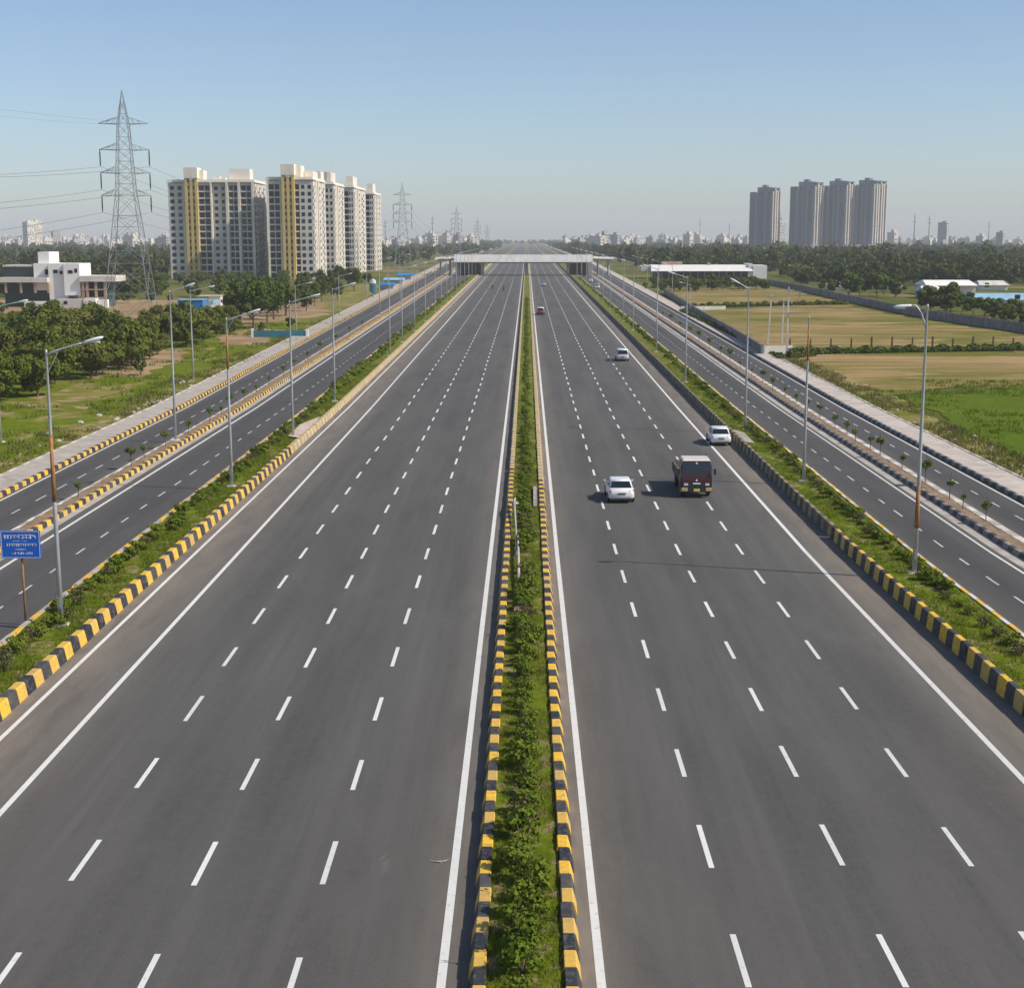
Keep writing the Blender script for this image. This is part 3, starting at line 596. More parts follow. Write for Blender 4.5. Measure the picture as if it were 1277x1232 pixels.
# ------------------------------------------------------------------ blue road sign
s = thing('road_sign', 'blue rectangular road sign with white lettering on a rusty post', 'road sign', (-22.72, 63.9, .02))
b = MB(); b.box(-1.02, .78, -.03, .03, 3.12, 4.40); bd = b.build('board', M['signblue'], s)
b = MB(); b.box(-.97, .73, -.038, -.03, 3.15, 3.17); b.box(-.97, .73, -.038, -.03, 4.35, 4.37); b.box(-.99, -.97, -.038, -.03, 3.15, 4.37); b.box(.73, .75, -.038, -.03, 3.15, 4.37)
r2 = random.Random(5)
def scribble(x0, x1, z, h, bar):
    x = x0
    while x < x1:
        w = h * r2.uniform(.45, .8)
        if bar: b.box(x, min(x + w * 1.15, x1), -.042, -.0385, z + h * .86, z + h)
        for k in range(r2.choice((1, 2, 2))):
            a = x + w * r2.uniform(0, .8); b.box(a, a + h * .16, -.041, -.0375, z, z + h * .84)
        a = r2.uniform(.1, .6) * h; b.box(x, x + w * .8, -.0405, -.037, z + a, z + a + h * .16)
        x += w + h * .22
scribble(-.86, -.25, 4.03, .17, True); scribble(-.2, .5, 4.03, .19, True); scribble(-.45, -.2, 3.90, .06, False); scribble(-.05, .12, 3.90, .06, False)
scribble(-.74, .6, 3.68, .13, True); scribble(-.36, .1, 3.50, .07, True); scribble(-.55, .38, 3.30, .14, False)
b.build('lettering', M['signwhite'], bd)
b = MB(); b.tube([(-.12, .08, 0), (-.12, .08, 4.2)], .05, 8); b.build('post', M['rust'], s, True)
b = MB(); b.box(-.6, .4, .031, .07, 3.45, 3.51); b.box(-.6, .4, .031, .07, 4.0, 4.06); b.build('bracket', M['galvd'], s)

# ------------------------------------------------------------------ vehicles (front towards +Y)
def ring(y, w, z0, z1, r=.12):      # rounded section in the xz plane
    return [(-w + r, y, z0), (w - r, y, z0), (w, y, z0 + r), (w, y, z1 - r), (w - r * 1.3, y, z1), (-w + r * 1.3, y, z1), (-w, y, z1 - r), (-w, y, z0 + r)]
def wheel(p, x, y, r, w=.2):
    b = MB(); sgn = 1 if x > 0 else -1
    b.loft([[(x + dx, y + rr * math.cos(a), r + rr * math.sin(a)) for a in np.arange(18) * math.pi / 9] for dx, rr in ((-w / 2, r * .86), (-w * .4, r), (w * .4, r), (w / 2, r * .86))])
    o = b.build('wheel', M['rubber'], p, False)
    b = MB(); b.loft([[(x + sgn * dx, y + rr * math.cos(a), r + rr * math.sin(a)) for a in np.arange(12) * math.pi / 6] for dx, rr in ((w / 2 - .02, r * .66), (w / 2 + .012, r * .6), (w / 2 - .0, r * .2))]); b.build('rim', M['chrome'], o)
def car(label, x, y, rz, paintm, kind='sedan', roofm=None, cat='car', group=None, taillights=True):
    o = thing('car', label, cat, (x, y, .012), rz, group)
    suv = kind == 'suv'; hb = .98 if not suv else 1.08; hr = 1.47 if not suv else 1.72; W2 = .87 if not suv else .9
    st = [(-2.12, .70, .42, .74), (-2.05, .80, .30, .90), (-1.75, W2, .24, hb - .01), (-.9, W2 + .01, .22, hb), (.6, W2, .22, hb - .02), (1.4, W2 - .01, .23, hb - .10), (1.95, .80, .27, hb - .22), (2.12, .68, .36, .62)]
    b = MB(); b.loft([ring(*q) for q in st]); body = b.build('body', paintm, o, True); body.data.polygons.foreach_set('use_smooth', [True] * len(body.data.polygons))
    # cabin: base ring at beltline, roof ring smaller
    yb, yr0, yr1, yf = (-1.62, -1.02, .22, 1.02) if not suv else (-1.98, -1.72, .25, 1.05)
    wb, wr = W2 - .06, W2 - .22
    b = MB(); secs = []
    secs = [[(-wb, yb, hb - .05), (wb, yb, hb - .05), (wb, yf, hb - .05), (-wb, yf, hb - .05)], [(-wr - .02, yr0 - .08, hr - .10), (wr + .02, yr0 - .08, hr - .10), (wr + .02, yr1 + .1, hr - .10), (-wr - .02, yr1 + .1, hr - .10)], [(-wr + .02, yr0, hr - .015), (wr - .02, yr0, hr - .015), (wr - .02, yr1, hr - .015), (-wr + .02, yr1, hr - .015)], [(-wr + .15, yr0 + .2, hr), (wr - .15, yr0 + .2, hr), (wr - .15, yr1 - .2, hr), (-wr + .15, yr1 - .2, hr)]]
    b.loft(secs); b.build('roof', roofm or paintm, o, True)
    def quad_on(pa, pb, pc, pd, name, nrm, ins=.08):
        pts = [Vector(p) for p in (pa, pb, pc, pd)]; c = sum(pts, Vector()) / 4; n = Vector(nrm) * .012
        q = [c + (p - c) * (1 - ins) + n for p in pts]; k = [p - n * 1.6 for p in q]; m = MB(); m.hexa([k[0], k[1], k[2], k[3], q[0], q[1], q[2], q[3]]); m.build(name, M['carglass'], o)
    A, B = secs[0], secs[1]
    quad_on(A[0], A[1], B[1], B[0], 'rear_window', (0, -1, .5), .12)
    quad_on(A[3], A[2], B[2], B[3], 'windscreen', (0, 1, .6), .08)
    for s_ in (1, -1):
        a0 = Vector((s_ * wb, yb, hb - .05)); a1 = Vector((s_ * wb, yf, hb - .05)); b0 = Vector((s_ * (wr + .02), yr0 - .08, hr - .1)); b1 = Vector((s_ * (wr + .02), yr1 + .1, hr - .1))
        for t0, t1 in ((.10, .47), (.50, .90)):
            quad_on(a0.lerp(a1, t0) + Vector((0, 0, .06)), a0.lerp(a1, t1) + Vector((0, 0, .06)), b0.lerp(b1, t1), b0.lerp(b1, t0), 'side_window', (s_, 0, .3), .06)
        m = MB(); m.frus((s_ * .86 - .02, s_ * .86 + .02 + .0, .72, .86), hb - .02, (min(s_ * .86, s_ * 1.04), max(s_ * .86, s_ * 1.04), .70, .84), hb + .16); m.build('mirror', paintm, o)
        m = MB(); xa, xb = sorted((s_ * .50, s_ * .84)); m.hexa([(xa, -2.10, .70), (xb, -2.02, .70), (xb, -1.86, .70), (xa, -1.95, .70), (xa, -2.09, .88), (xb, -1.98, .90), (xb, -1.80, .90), (xa, -1.95, .88)]); m.build('tail_light', M['tail'], o)
        m = MB(); xa, xb = sorted((s_ * .48, s_ * .80)); m.hexa([(xa, 1.9, .58), (xb, 1.8, .58), (xb, 2.03, .58), (xa, 2.11, .58), (xa, 1.9, .72), (xb, 1.8, .74), (xb, 1.98, .74), (xa, 2.08, .72)]); m.build('headlight', M['headl'], o)
        for yy in (-1.32, 1.33): wheel(o, s_ * (W2 - .07), yy, .33)
    m = MB(); m.box(-.26, .26, -2.145, -2.10, .60, .72); m.build('number_plate', M['platedark'], o)
    for ya, yb_ in ((-2.10, -1.9), (1.9, 2.10)): m = MB(); m.box(-.71, .71, ya, yb_, .22, .33); m.build('bumper_insert', M['cardark'], o)
    return o
car('white sedan seen from behind, left of the maroon truck', 6.3, 97.1, R(1), M['carwhite'])
car('white car hugging the right kerb behind the maroon truck', 16.55, 124.2, R(-1), M['carwhite'])
car('silver white car with dark rear window on the right edge line', 13.75, 210, 0, M['carsilver'], 'suv', M['carwhite'])
car('dark red car with white roof near the median far ahead', 3.2, 337, 0, M['carred'], 'suv', M['carwhite'])
car('tiny pale car on the main road just before the overpass', 6.2, 538, 0, M['carsilver'])
car('tiny white car on the right service road below the overpass', 25.6, 587, 0, M['carwhite'])
car('tiny white car behind another on the right service road', 24.6, 512, 0, M['carwhite'], 'suv')
# truck: cab faces the camera
t = thing('truck', 'maroon flat nosed truck with pale roof and open cargo bed facing the camera', 'truck', (11.55, 97.2, .012), math.pi); t.scale = (.86, 1, 1)
# local frame: front at y=0, body runs to y=-6.6
b = MB(); b.loft([[(-1.18, 0.0, .55), (1.18, 0.0, .55), (1.18, -1.95, .55), (-1.18, -1.95, .55)], [(-1.2, .04, 1.2), (1.2, .04, 1.2), (1.2, -1.95, 1.2), (-1.2, -1.95, 1.2)], [(-1.2, .02, 1.42), (1.2, .02, 1.42), (1.2, -1.95, 1.42), (-1.2, -1.95, 1.42)], [(-1.12, -.16, 2.42), (1.12, -.16, 2.42), (1.14, -1.95, 2.42), (-1.14, -1.95, 2.42)], [(-1.02, -.26, 2.5), (1.02, -.26, 2.5), (1.04, -1.9, 2.5), (-1.04, -1.9, 2.5)]])
cab = b.build('cab', M['cabdark'], t, False, .03)
b = MB(); b.box(-1.13, 1.13, .03, .07, 1.13, 1.38); b.build('front_panel', M['cabred'], t)
b = MB(); b.hexa([(-1.10, -.18, 2.505), (1.10, -.18, 2.505), (1.12, -1.93, 2.505), (-1.12, -1.93, 2.505), (-1.02, -.3, 2.60), (1.02, -.3, 2.60), (1.04, -1.88, 2.62), (-1.04, -1.88, 2.62)]); b.build('cab_roof', M['cabroof'], t, False, .02)
b = MB(); b.hexa([(-1.15, .012, 1.40), (1.15, .012, 1.40), (1.15, -.1, 1.40), (-1.15, -.1, 1.40), (-1.07, -.135, 2.36), (1.07, -.135, 2.36), (1.07, -.22, 2.36), (-1.07, -.22, 2.36)]); b.build('windscreen', M['carglass'], t)
for sg in (-1, 1):
    b = MB(); xa, xb = sorted((sg * 1.165, sg * 1.215)); b.box(xa, xb, -1.2, -.35, 1.5, 2.2); b.build('side_window', M['carglass'], t)
    b = MB(); xa, xb = sorted((sg * 1.2, sg * 1.24)); b.box(xa, xb, -1.3, -.2, .7, 1.42); b.build('door', M['cabdark'], t)
    b = MB(); b.bar((sg * 1.15, 0, 1.9), (sg * 1.38, .1, 1.95), .02); xa, xb = sorted((sg * 1.32, sg * 1.5)); b.box(xa, xb, .08, .14, 1.62, 2.02); b.build('mirror', M['cardark'], t)
    b = MB(); xa, xb = sorted((sg * .68, sg * 1.0)); b.box(xa, xb, .0, .075, .86, 1.02); b.build('headlight', M['headl'], t)
    b = MB(); xa, xb = sorted((sg * .72, sg * 1.19)); b.box(xa, xb, .02, .185, .50, .70); b.build('bumper_panel', M['bumpyel'], t)
    wheel(t, sg * 1.02, -.95, .5, .28); wheel(t, sg * 1.0, -4.9, .5, .34)
b = MB(); b.box(-1.12, 1.12, .0, .06, .70, 1.1); b.build('grille', M['cardark'], t)
b = MB(); b.box(-1.2, 1.2, -.1, .16, .42, .69); b.build('bumper', M['cardark'], t)
b = MB(); b.box(-.24, .24, .17, .20, .48, .66); b.build('number_plate', M['plate'], t)
b = MB(); b.poly([(-.09, .074, 1.16), (.09, .074, 1.16), (0, .074, 1.34)]); b.box(-.3, .3, .061, .075, .95, 1.04); b.build('emblem', M['signwhite'], t)
b = MB(); b.box(-.07, .07, -.13, -.10, 2.30, 2.42); b.build('roof_badge', M['signwhite'], t)
b = MB(); b.box(-.55, .55, -6.4, .0 - 1.0, .62, .82); b.build('chassis', M['cardark'], t)
b = MB(); b.box(-1.18, 1.18, -6.6, -2.1, .95, 1.07); b.box(-1.2, -1.13, -6.6, -2.1, 1.071, 1.62); b.box(1.13, 1.2, -6.6, -2.1, 1.071, 1.62); b.box(-1.129, 1.129, -6.6, -6.53, 1.071, 1.62); b.box(-1.129, 1.129, -2.17, -2.1, 1.071, 1.75)
for yy in (-2.6, -3.6, -4.6, -5.6):
    for sg in (-1, 1): xa, xb = sorted((sg * 1.201, sg * 1.25)); b.box(xa, xb, yy, yy + .08, .9, 1.64)
b.build('cargo_bed', M['bedwood'], t)
b = MB(); b.tube([(-1.0, -2.02, .9), (-1.0, -2.02, 2.75)], .05, 6); b.build('exhaust', M['cardark'], t)
# two riders far ahead
def rider(x, y, lm, lp):
    o = thing('motorcycle', lm, 'motorcycle', (x, y, .012))
    for yy in (-.62, .62):
        b = MB(); b.loft([[(dx, yy + rr * math.cos(a), .31 + rr * math.sin(a)) for a in np.arange(14) * math.pi / 7] for dx, rr in ((-.05, .25), (-.03, .31), (.03, .31), (.05, .25))]); b.build('wheel', M['rubber'], o)
    b = MB(); b.tube([(0, .62, .35), (0, .42, .95), (0, -.1, .72), (0, -.62, .62)], [.05, .06, .12, .07], 8); b.box(-.14, .14, -.15, .25, .3, .58); b.build('frame', M['cardark'], o)
    b = MB(); b.box(-.13, .13, -.6, .05, .76, .84); b.build('seat', M['cardark'], o)
    b = MB(); b.tube([(-.36, .36, 1.0), (0, .44, 1.02), (.36, .36, 1.0)], .02, 6); b.build('handlebar', M['chrome'], o)
    # the person: one skinned body
    vs = [(0, -.2, .9), (0, -.16, 1.15), (0, -.1, 1.38), (0, -.06, 1.5), (0, -.03, 1.68), (.2, -.1, 1.36), (.3, .12, 1.14), (.33, .34, 1.05), (-.2, -.1, 1.36), (-.3, .12, 1.14), (-.33, .34, 1.05), (.13, -.16, .88), (.2, .22, .82), (.18, .1, .38), (-.13, -.16, .88), (-.2, .22, .82), (-.18, .1, .38)]
    es = [(0, 1), (1, 2), (2, 3), (3, 4), (2, 5), (5, 6), (6, 7), (2, 8), (8, 9), (9, 10), (0, 11), (11, 12), (12, 13), (0, 14), (14, 15), (15, 16)]
    ra = [.16, .15, .16, .06, .12, .07, .05, .04, .07, .05, .04, .1, .08, .05, .1, .08, .05]
    me = bpy.data.meshes.new('person'); me.from_pydata(vs, es, []); p = link_mesh('person', me); p.location = (x, y, .012); me.materials.append(M['shirt'])
    sk = p.modifiers.new('skin', 'SKIN'); me.skin_vertices[0].data[0].use_root = True
    for i, r_ in enumerate(ra): me.skin_vertices[0].data[i].radius = (r_, r_)
    p.modifiers.new('sub', 'SUBSURF').levels = 1; p.modifiers['sub'].render_levels = 1; tag(p, lp, 'person')
rider(-11.8, 504, 'tiny dark motorcycle in the left carriageway, the farther from the median', 'person in dark clothes riding the motorcycle farther from the median')
rider(-7.7, 489, 'tiny dark motorcycle in the left carriageway, the nearer to the median', 'person in dark clothes riding the motorcycle nearer the median')

# ------------------------------------------------------------------ overpass
o = thing('overpass', 'pale concrete road bridge crossing the whole highway far ahead', 'bridge', (0, 690, 0))
b = MB(); b.box(-33.5, 30.5, 0, 11, 5.7, 7.9); b.box(-33.5, 30.5, -.6, 11.6, 7.901, 8.2); b.build('deck', M['conc'], o)
for y0, y1, t0, t1 in ((-2.6, -2.2, -.9, -.5), (11.9, 12.3, 11.6, 12.0)):
    b = MB(); b.hexa([(-34, y0, 6.3), (31, y0, 6.3), (31, y1, 6.3), (-34, y1, 6.3), (-34, t0, 9.7), (31, t0, 9.7), (31, t1, 9.7), (-34, t1, 9.7)]); b.build('parapet', M['deck'], o)  # outward slope added so the shaded front catches sunlight
for x in (-21.0, 19.6):
    b = MB(); b.box(x - .6, x + .6, .6, 10.4, 0, 5.0); b.box(x - 1.1, x + 1.1, .5, 10.5, 5.001, 5.695); b.build('pier', M['conc'], o)
b = MB(); b.box(-1.0, .5, .8, 10.2, 0, 5.695); b.build('pier', M['conc'], o)
for x0, x1 in ((-33.5, -31.8), (28.6, 30.5)):
    b = MB(); b.box(x0, x1, -.2, 11.2, 0, 5.69); b.build('abutment', M['conc'], o)
for x in (-27.5, -24.2, 23.5, 26.2):
    b = MB(); b.tube([(x, 5, 0), (x, 5, 5.69)], .45, 12); b.build('column', M['conc'], o)
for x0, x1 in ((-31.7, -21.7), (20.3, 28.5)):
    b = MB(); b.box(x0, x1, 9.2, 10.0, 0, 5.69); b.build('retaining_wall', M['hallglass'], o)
for sg, x0, x1, lab in ((-1, -43, -34.1, 'thin pale viaduct carrying the cross road left of the bridge'), (1, 31.1, 41, 'thin pale viaduct carrying the cross road right of the bridge')):
    v = thing('viaduct', lab, 'bridge', (0, 690, 0)); n = 4; b = MB(); p = MB()
    for k in range(n):
        a, c = x0 + (x1 - x0) * k / n, x0 + (x1 - x0) * (k + 1) / n
        za, zc = [7.0 - 2.5 * (abs(q) - 32) / 80 for q in (a, c)]
        b.hexa([(a, 1, za), (c, 1, zc), (c, 9, zc), (a, 9, za), (a, 1, za + .9), (c, 1, zc + .9), (c, 9, zc + .9), (a, 9, za + .9)])
        p.hexa([(a, -.3, za + .9), (c, -.3, zc + .9), (c, .95, zc + .9), (a, .95, za + .9), (a, .6, za + 1.9), (c, .6, zc + 1.9), (c, .95, zc + 1.9), (a, .95, za + 1.9)])
    b.build('deck', M['conc'], v); p.build('parapet', M['pale'], v)
    for k in range(1, n, 2):
        a = x0 + (x1 - x0) * k / n; c = MB(); c.tube([(a, 5, 0), (a, 5, 7.0 - 2.5 * (abs(a) - 32) / 80)], .5, 10); c.build('column', M['conc'], v)

# ------------------------------------------------------------------ pylons and wires
def hw(z): return 4.7 + (1.7 - 4.7) * z / 25.2 if z < 25.2 else (1.7 + (.95 - 1.7) * (z - 25.2) / 13.2 if z < 38.4 else .95 * (44.2 - z) / 5.8)
ARMS = (38.2, 33.5, 29.3, 25.2)
def pylon(x, y, label, s=1.0, thick=1.0):
    o = thing('pylon', label, 'pylon', (x, y, 0), R(4)); o.scale = (s, s, s)
    b = MB(); zs = [0, 7, 12.7, 17.4, 21.5, 25.2, 27.3, 29.3, 31.4, 33.5, 35.8, 38.2, 40, 42, 44.2]; w = .10 * thick
    C = lambda z: [Vector((sx * hw(z), sy * hw(z), z)) for sx, sy in ((-1, -1), (1, -1), (1, 1), (-1, 1))]
    for za, zb in zip(zs, zs[1:]):
        A, B = C(za), C(zb)
        for k in range(4):
            b.bar(A[k], B[k], w * (1.25 if za < 25 else 1)); n = (k + 1) % 4
            b.bar(A[k], B[n], w * .6); b.bar(A[n], B[k], w * .6)
            if za > 0: b.bar(A[k], A[n], w * .55)
            if za < 20 :
                m1 = (A[k] + B[k]) / 2; m2 = (A[n] + B[n]) / 2; c = (A[k] + A[n] + B[k] + B[n]) / 4; b.bar(m1, c, w * .4); b.bar(m2, c, w * .4)
    b.build('lattice_frame', M['galvd'], o)
    for i, z in enumerate(ARMS):
        for sg in (-1, 1):
            a = MB(); tip = Vector((sg * 4.55, 0, z)); q = hw(z)
            for sy in (-1, 1):
                a.bar((sg * q, sy * q, z - .1), tip, w); a.bar((sg * q, sy * q, z + 1.1), tip, w * .8)
                for tt in (.3, .6): a.bar(Vector((sg * q, sy * q, z - .1)).lerp(tip, tt), Vector((sg * q, sy * q, z + 1.1)).lerp(tip, tt - .18), w * .5)
            a.bar((sg * q, -q, z), (sg * q, q, z), w * .6); a.build('cross_arm', M['galvd'], o)
            if i:
                c = MB(); c.tube([(sg * 4.5, 0, z), (sg * 4.5, 0, z - 3.0)], .09 * thick, 6)
                for k in range(10): c.tube([(sg * 4.5, 0, z - .5 - k * .22), (sg * 4.5, 0, z - .62 - k * .22)], [.15 * thick, .12], 8)
                c.build('insulator', M['cardark'], o)
    return o
PY = [(-74.6, 275), (-61, 724), (-61, 1280), (-67, 2000), (-78, 2900)]
pylon(*PY[0], 'tall grey lattice pylon standing in the grove left of the cream blocks', 1, 1.0)
pylon(*PY[1], 'lattice pylon right of the cream blocks, second of the line', 1, 1.6)
pylon(*PY[2], 'small hazy lattice pylon, third of the receding line', 1, 2.0)
pylon(*PY[3], 'tiny hazy lattice pylon, fourth of the receding line', 1, 2.2)
pylon(*PY[4], 'faintest lattice pylon, farthest of the receding line', 1, 2.4)
def wire(a, c, sag, r, label, group):
    b = MB(); n = 26
    b.tube([(a[0] + (c[0] - a[0]) * t, a[1] + (c[1] - a[1]) * t, a[2] + (c[2] - a[2]) * t - 4 * sag * t * (1 - t)) for t in np.linspace(0, 1, n)], r, 4, cap=False)
    tag(b.build('power_line', M['wire']), label, 'power line', group)
SIDE = {-1: 'left', 1: 'right'}; LV = ['top', 'upper', 'middle', 'lower']
for i, z in enumerate(ARMS[1:]):
    for sg in (-1, 1):
        zz = z - 3.1
        wire((PY[0][0] + sg * 4.5, 275, zz), (-87 + sg * 4.5, -150, zz), 8.5, .034, 'thin %s wire from the %s arm of the tall pylon to the left edge' % (LV[i + 1], SIDE[sg]), 'wires left of the tall pylon')
        wire((PY[0][0] + sg * 4.5, 275, zz), (PY[1][0] + sg * 4.5, 724, zz), 8.5, .03, 'thin %s wire from the %s arm of the tall pylon to the second pylon' % (LV[i + 1], SIDE[sg]), 'wires between first and second pylon')
        wire((PY[1][0] + sg * 4.5, 724, zz), (PY[2][0] + sg * 4.5, 1280, zz), 10, .04, 'faint %s wire on the %s side between the second and third pylon' % (LV[i + 1], SIDE[sg]), 'wires between second and third pylon')
for sg in (-1, 1):
    wire((PY[0][0] + sg * 4.5, 275, 38.1), (-87 + sg * 4.5, -150, 38.1), 6, .016, 'hair thin earth wire from the %s top arm of the tall pylon' % SIDE[sg], 'earth wires')
# thin concrete poles on the right field
def utility(x, y, h, lean, label, trafo=False):
    o = thing('utility_pole', label, 'utility pole', (x, y, 0), 0, None)
    b = MB(); b.frus((-.16, .16, -.13, .13), -.1, (-.09 + lean, .09 + lean, -.08, .08), h); b.build('shaft', M['pale'], o)
    b = MB(); b.box(lean - .8, lean + .8, -.17, -.09, h - .45, h - .33)
    if trafo: b.box(-.9, 1.1, -.3, -.17, h * .62, h * .62 + .15); b.box(.1, 1.9, -.3, -.17, h - .7, h - .58); b.box(1.5, 1.7, -.25, -.17, h - 1.6, h - .701)
    b.build('cross_arm', M['galvd'], o)
utility(39.9, 241.4, 8.2, .45, 'slim leaning concrete pole behind the pale hut wall'); utility(42.9, 245, 7.4, .1, 'short concrete pole behind the taller one by the hedge'); utility(38.7, 216.6, 10.3, 0, 'concrete pole with cross arms in front of the pale hut wall', True)

# ------------------------------------------------------------------ walls and fences on the right
def wall(pts, h, th, mat, label, name='boundary_wall', panel=3.0):
    o = thing(name, label, 'wall', (pts[0][0], pts[0][1], 0)); X, Y = pts[0]
    b = MB(); p = MB()
    for (xa, ya), (xc, yc) in zip(pts, pts[1:]):
        L = math.hypot(xc - xa, yc - ya); n = max(1, int(L / panel)); dx, dy = (xc - xa) / L, (yc - ya) / L; nx, ny = -dy * th / 2, dx * th / 2
        for k in range(n):
            a, c = k / n, (k + 1) / n; q = .12 / L; ax, ay, cx_, cy_ = xa + (xc - xa) * (a + q) - X, ya + (yc - ya) * (a + q) - Y, xa + (xc - xa) * (c - q) - X, ya + (yc - ya) * (c - q) - Y; hh = h * random.uniform(.96, 1.0)
            b.hexa([(ax - nx, ay - ny, 0), (cx_ - nx, cy_ - ny, 0), (cx_ + nx, cy_ + ny, 0), (ax + nx, ay + ny, 0), (ax - nx, ay - ny, hh), (cx_ - nx, cy_ - ny, hh), (cx_ + nx, cy_ + ny, hh), (ax + nx, ay + ny, hh)])
            px, py = xa + (xc - xa) * a - X, ya + (yc - ya) * a - Y; p.box(px - .14, px + .14, py - .14, py + .14, 0, h * 1.08)
    b.build('panel', mat, o); p.build('post', mat, o)
wall([(95, 240), (92.5, 271.8), (88.0, 319.2), (88.0, 354.5), (89.0, 403.5), (91.8, 489.6), (92, 560)], 1.9, .16, M['wallgrey'], 'long grey panelled boundary wall behind the dry field at right')
wall([(35.4, 219), (37.0, 265.5), (39.0, 339.0), (43.8, 467.8)], 1.6, .16, M['wallgrey'], 'grey field wall running beside the right footpath')
wall([(35.8, 219.3), (40.4, 220.9)], 1.45, .2, M['pale'], 'short pale hut wall at the corner of the grey field wall', panel=5)
wall([(37.9, 358.5), (49.3, 362.1)], .9, .2, M['pale'], 'low pale wall at the far end of the dry field', panel=4)
fo = thing('fence', 'wire fence on dark posts along the hedge across the dry field', 'fence', (42.3, 234.3, 0)); w = MB()
for k in range(15):
    b = MB(); x, y = k * 3.35, k * .49 * .6; h_ = 1.55 * random.uniform(.85, 1.12); b.frus((x - .13, x + .13, y - .1, y + .1), -.1, (x - .1 + random.uniform(-.08, .08), x + .12, y - .08, y + .08), h_); b.build('post', M['postbrown'], fo)
for z in (.5, .9, 1.3): w.tube([(0, 0, z), (47, 4.1, z)], .012, 4)
w.build('wire', M['wire'], fo)

# ------------------------------------------------------------------ buildings
WM = {}
def win_mesh(w, h, d=.06, mat='glass'):
    k = (round(w, 2), round(h, 2), mat)
    if k not in WM:
        b = MB(); b.box(-w / 2, w / 2, -d, 0, 0, h); WM[k] = b.mesh('window', M[mat])
    return WM[k]
def windows(root, front, side=(), w=1.7, h=1.6):   # front: (x, yplane, z, w, h); side (+X face): (xplane, y, z, w, h)
    L = [('f',) + q for q in front] + [('s',) + q for q in side]; random.Random(3).shuffle(L)
    rest = MB()
    for i, (k, a, c, z, w_, h_) in enumerate(L):
        if i < 99:
            o = link_mesh('window', win_mesh(w_, h_), root); o.location = (a, c, z)
            if k == 's': o.rotation_euler = (0, 0, math.pi / 2)
        else:
            if k == 'f': rest.box(a - w_ / 2, a + w_ / 2, c - .06, c, z, z + h_)
            else: rest.box(a, a + .06, c - w_ / 2, c + w_ / 2, z, z + h_)
    if rest.v: tag(rest.build('window', M['glass'], root), kind='stuff')
FH = 2.85
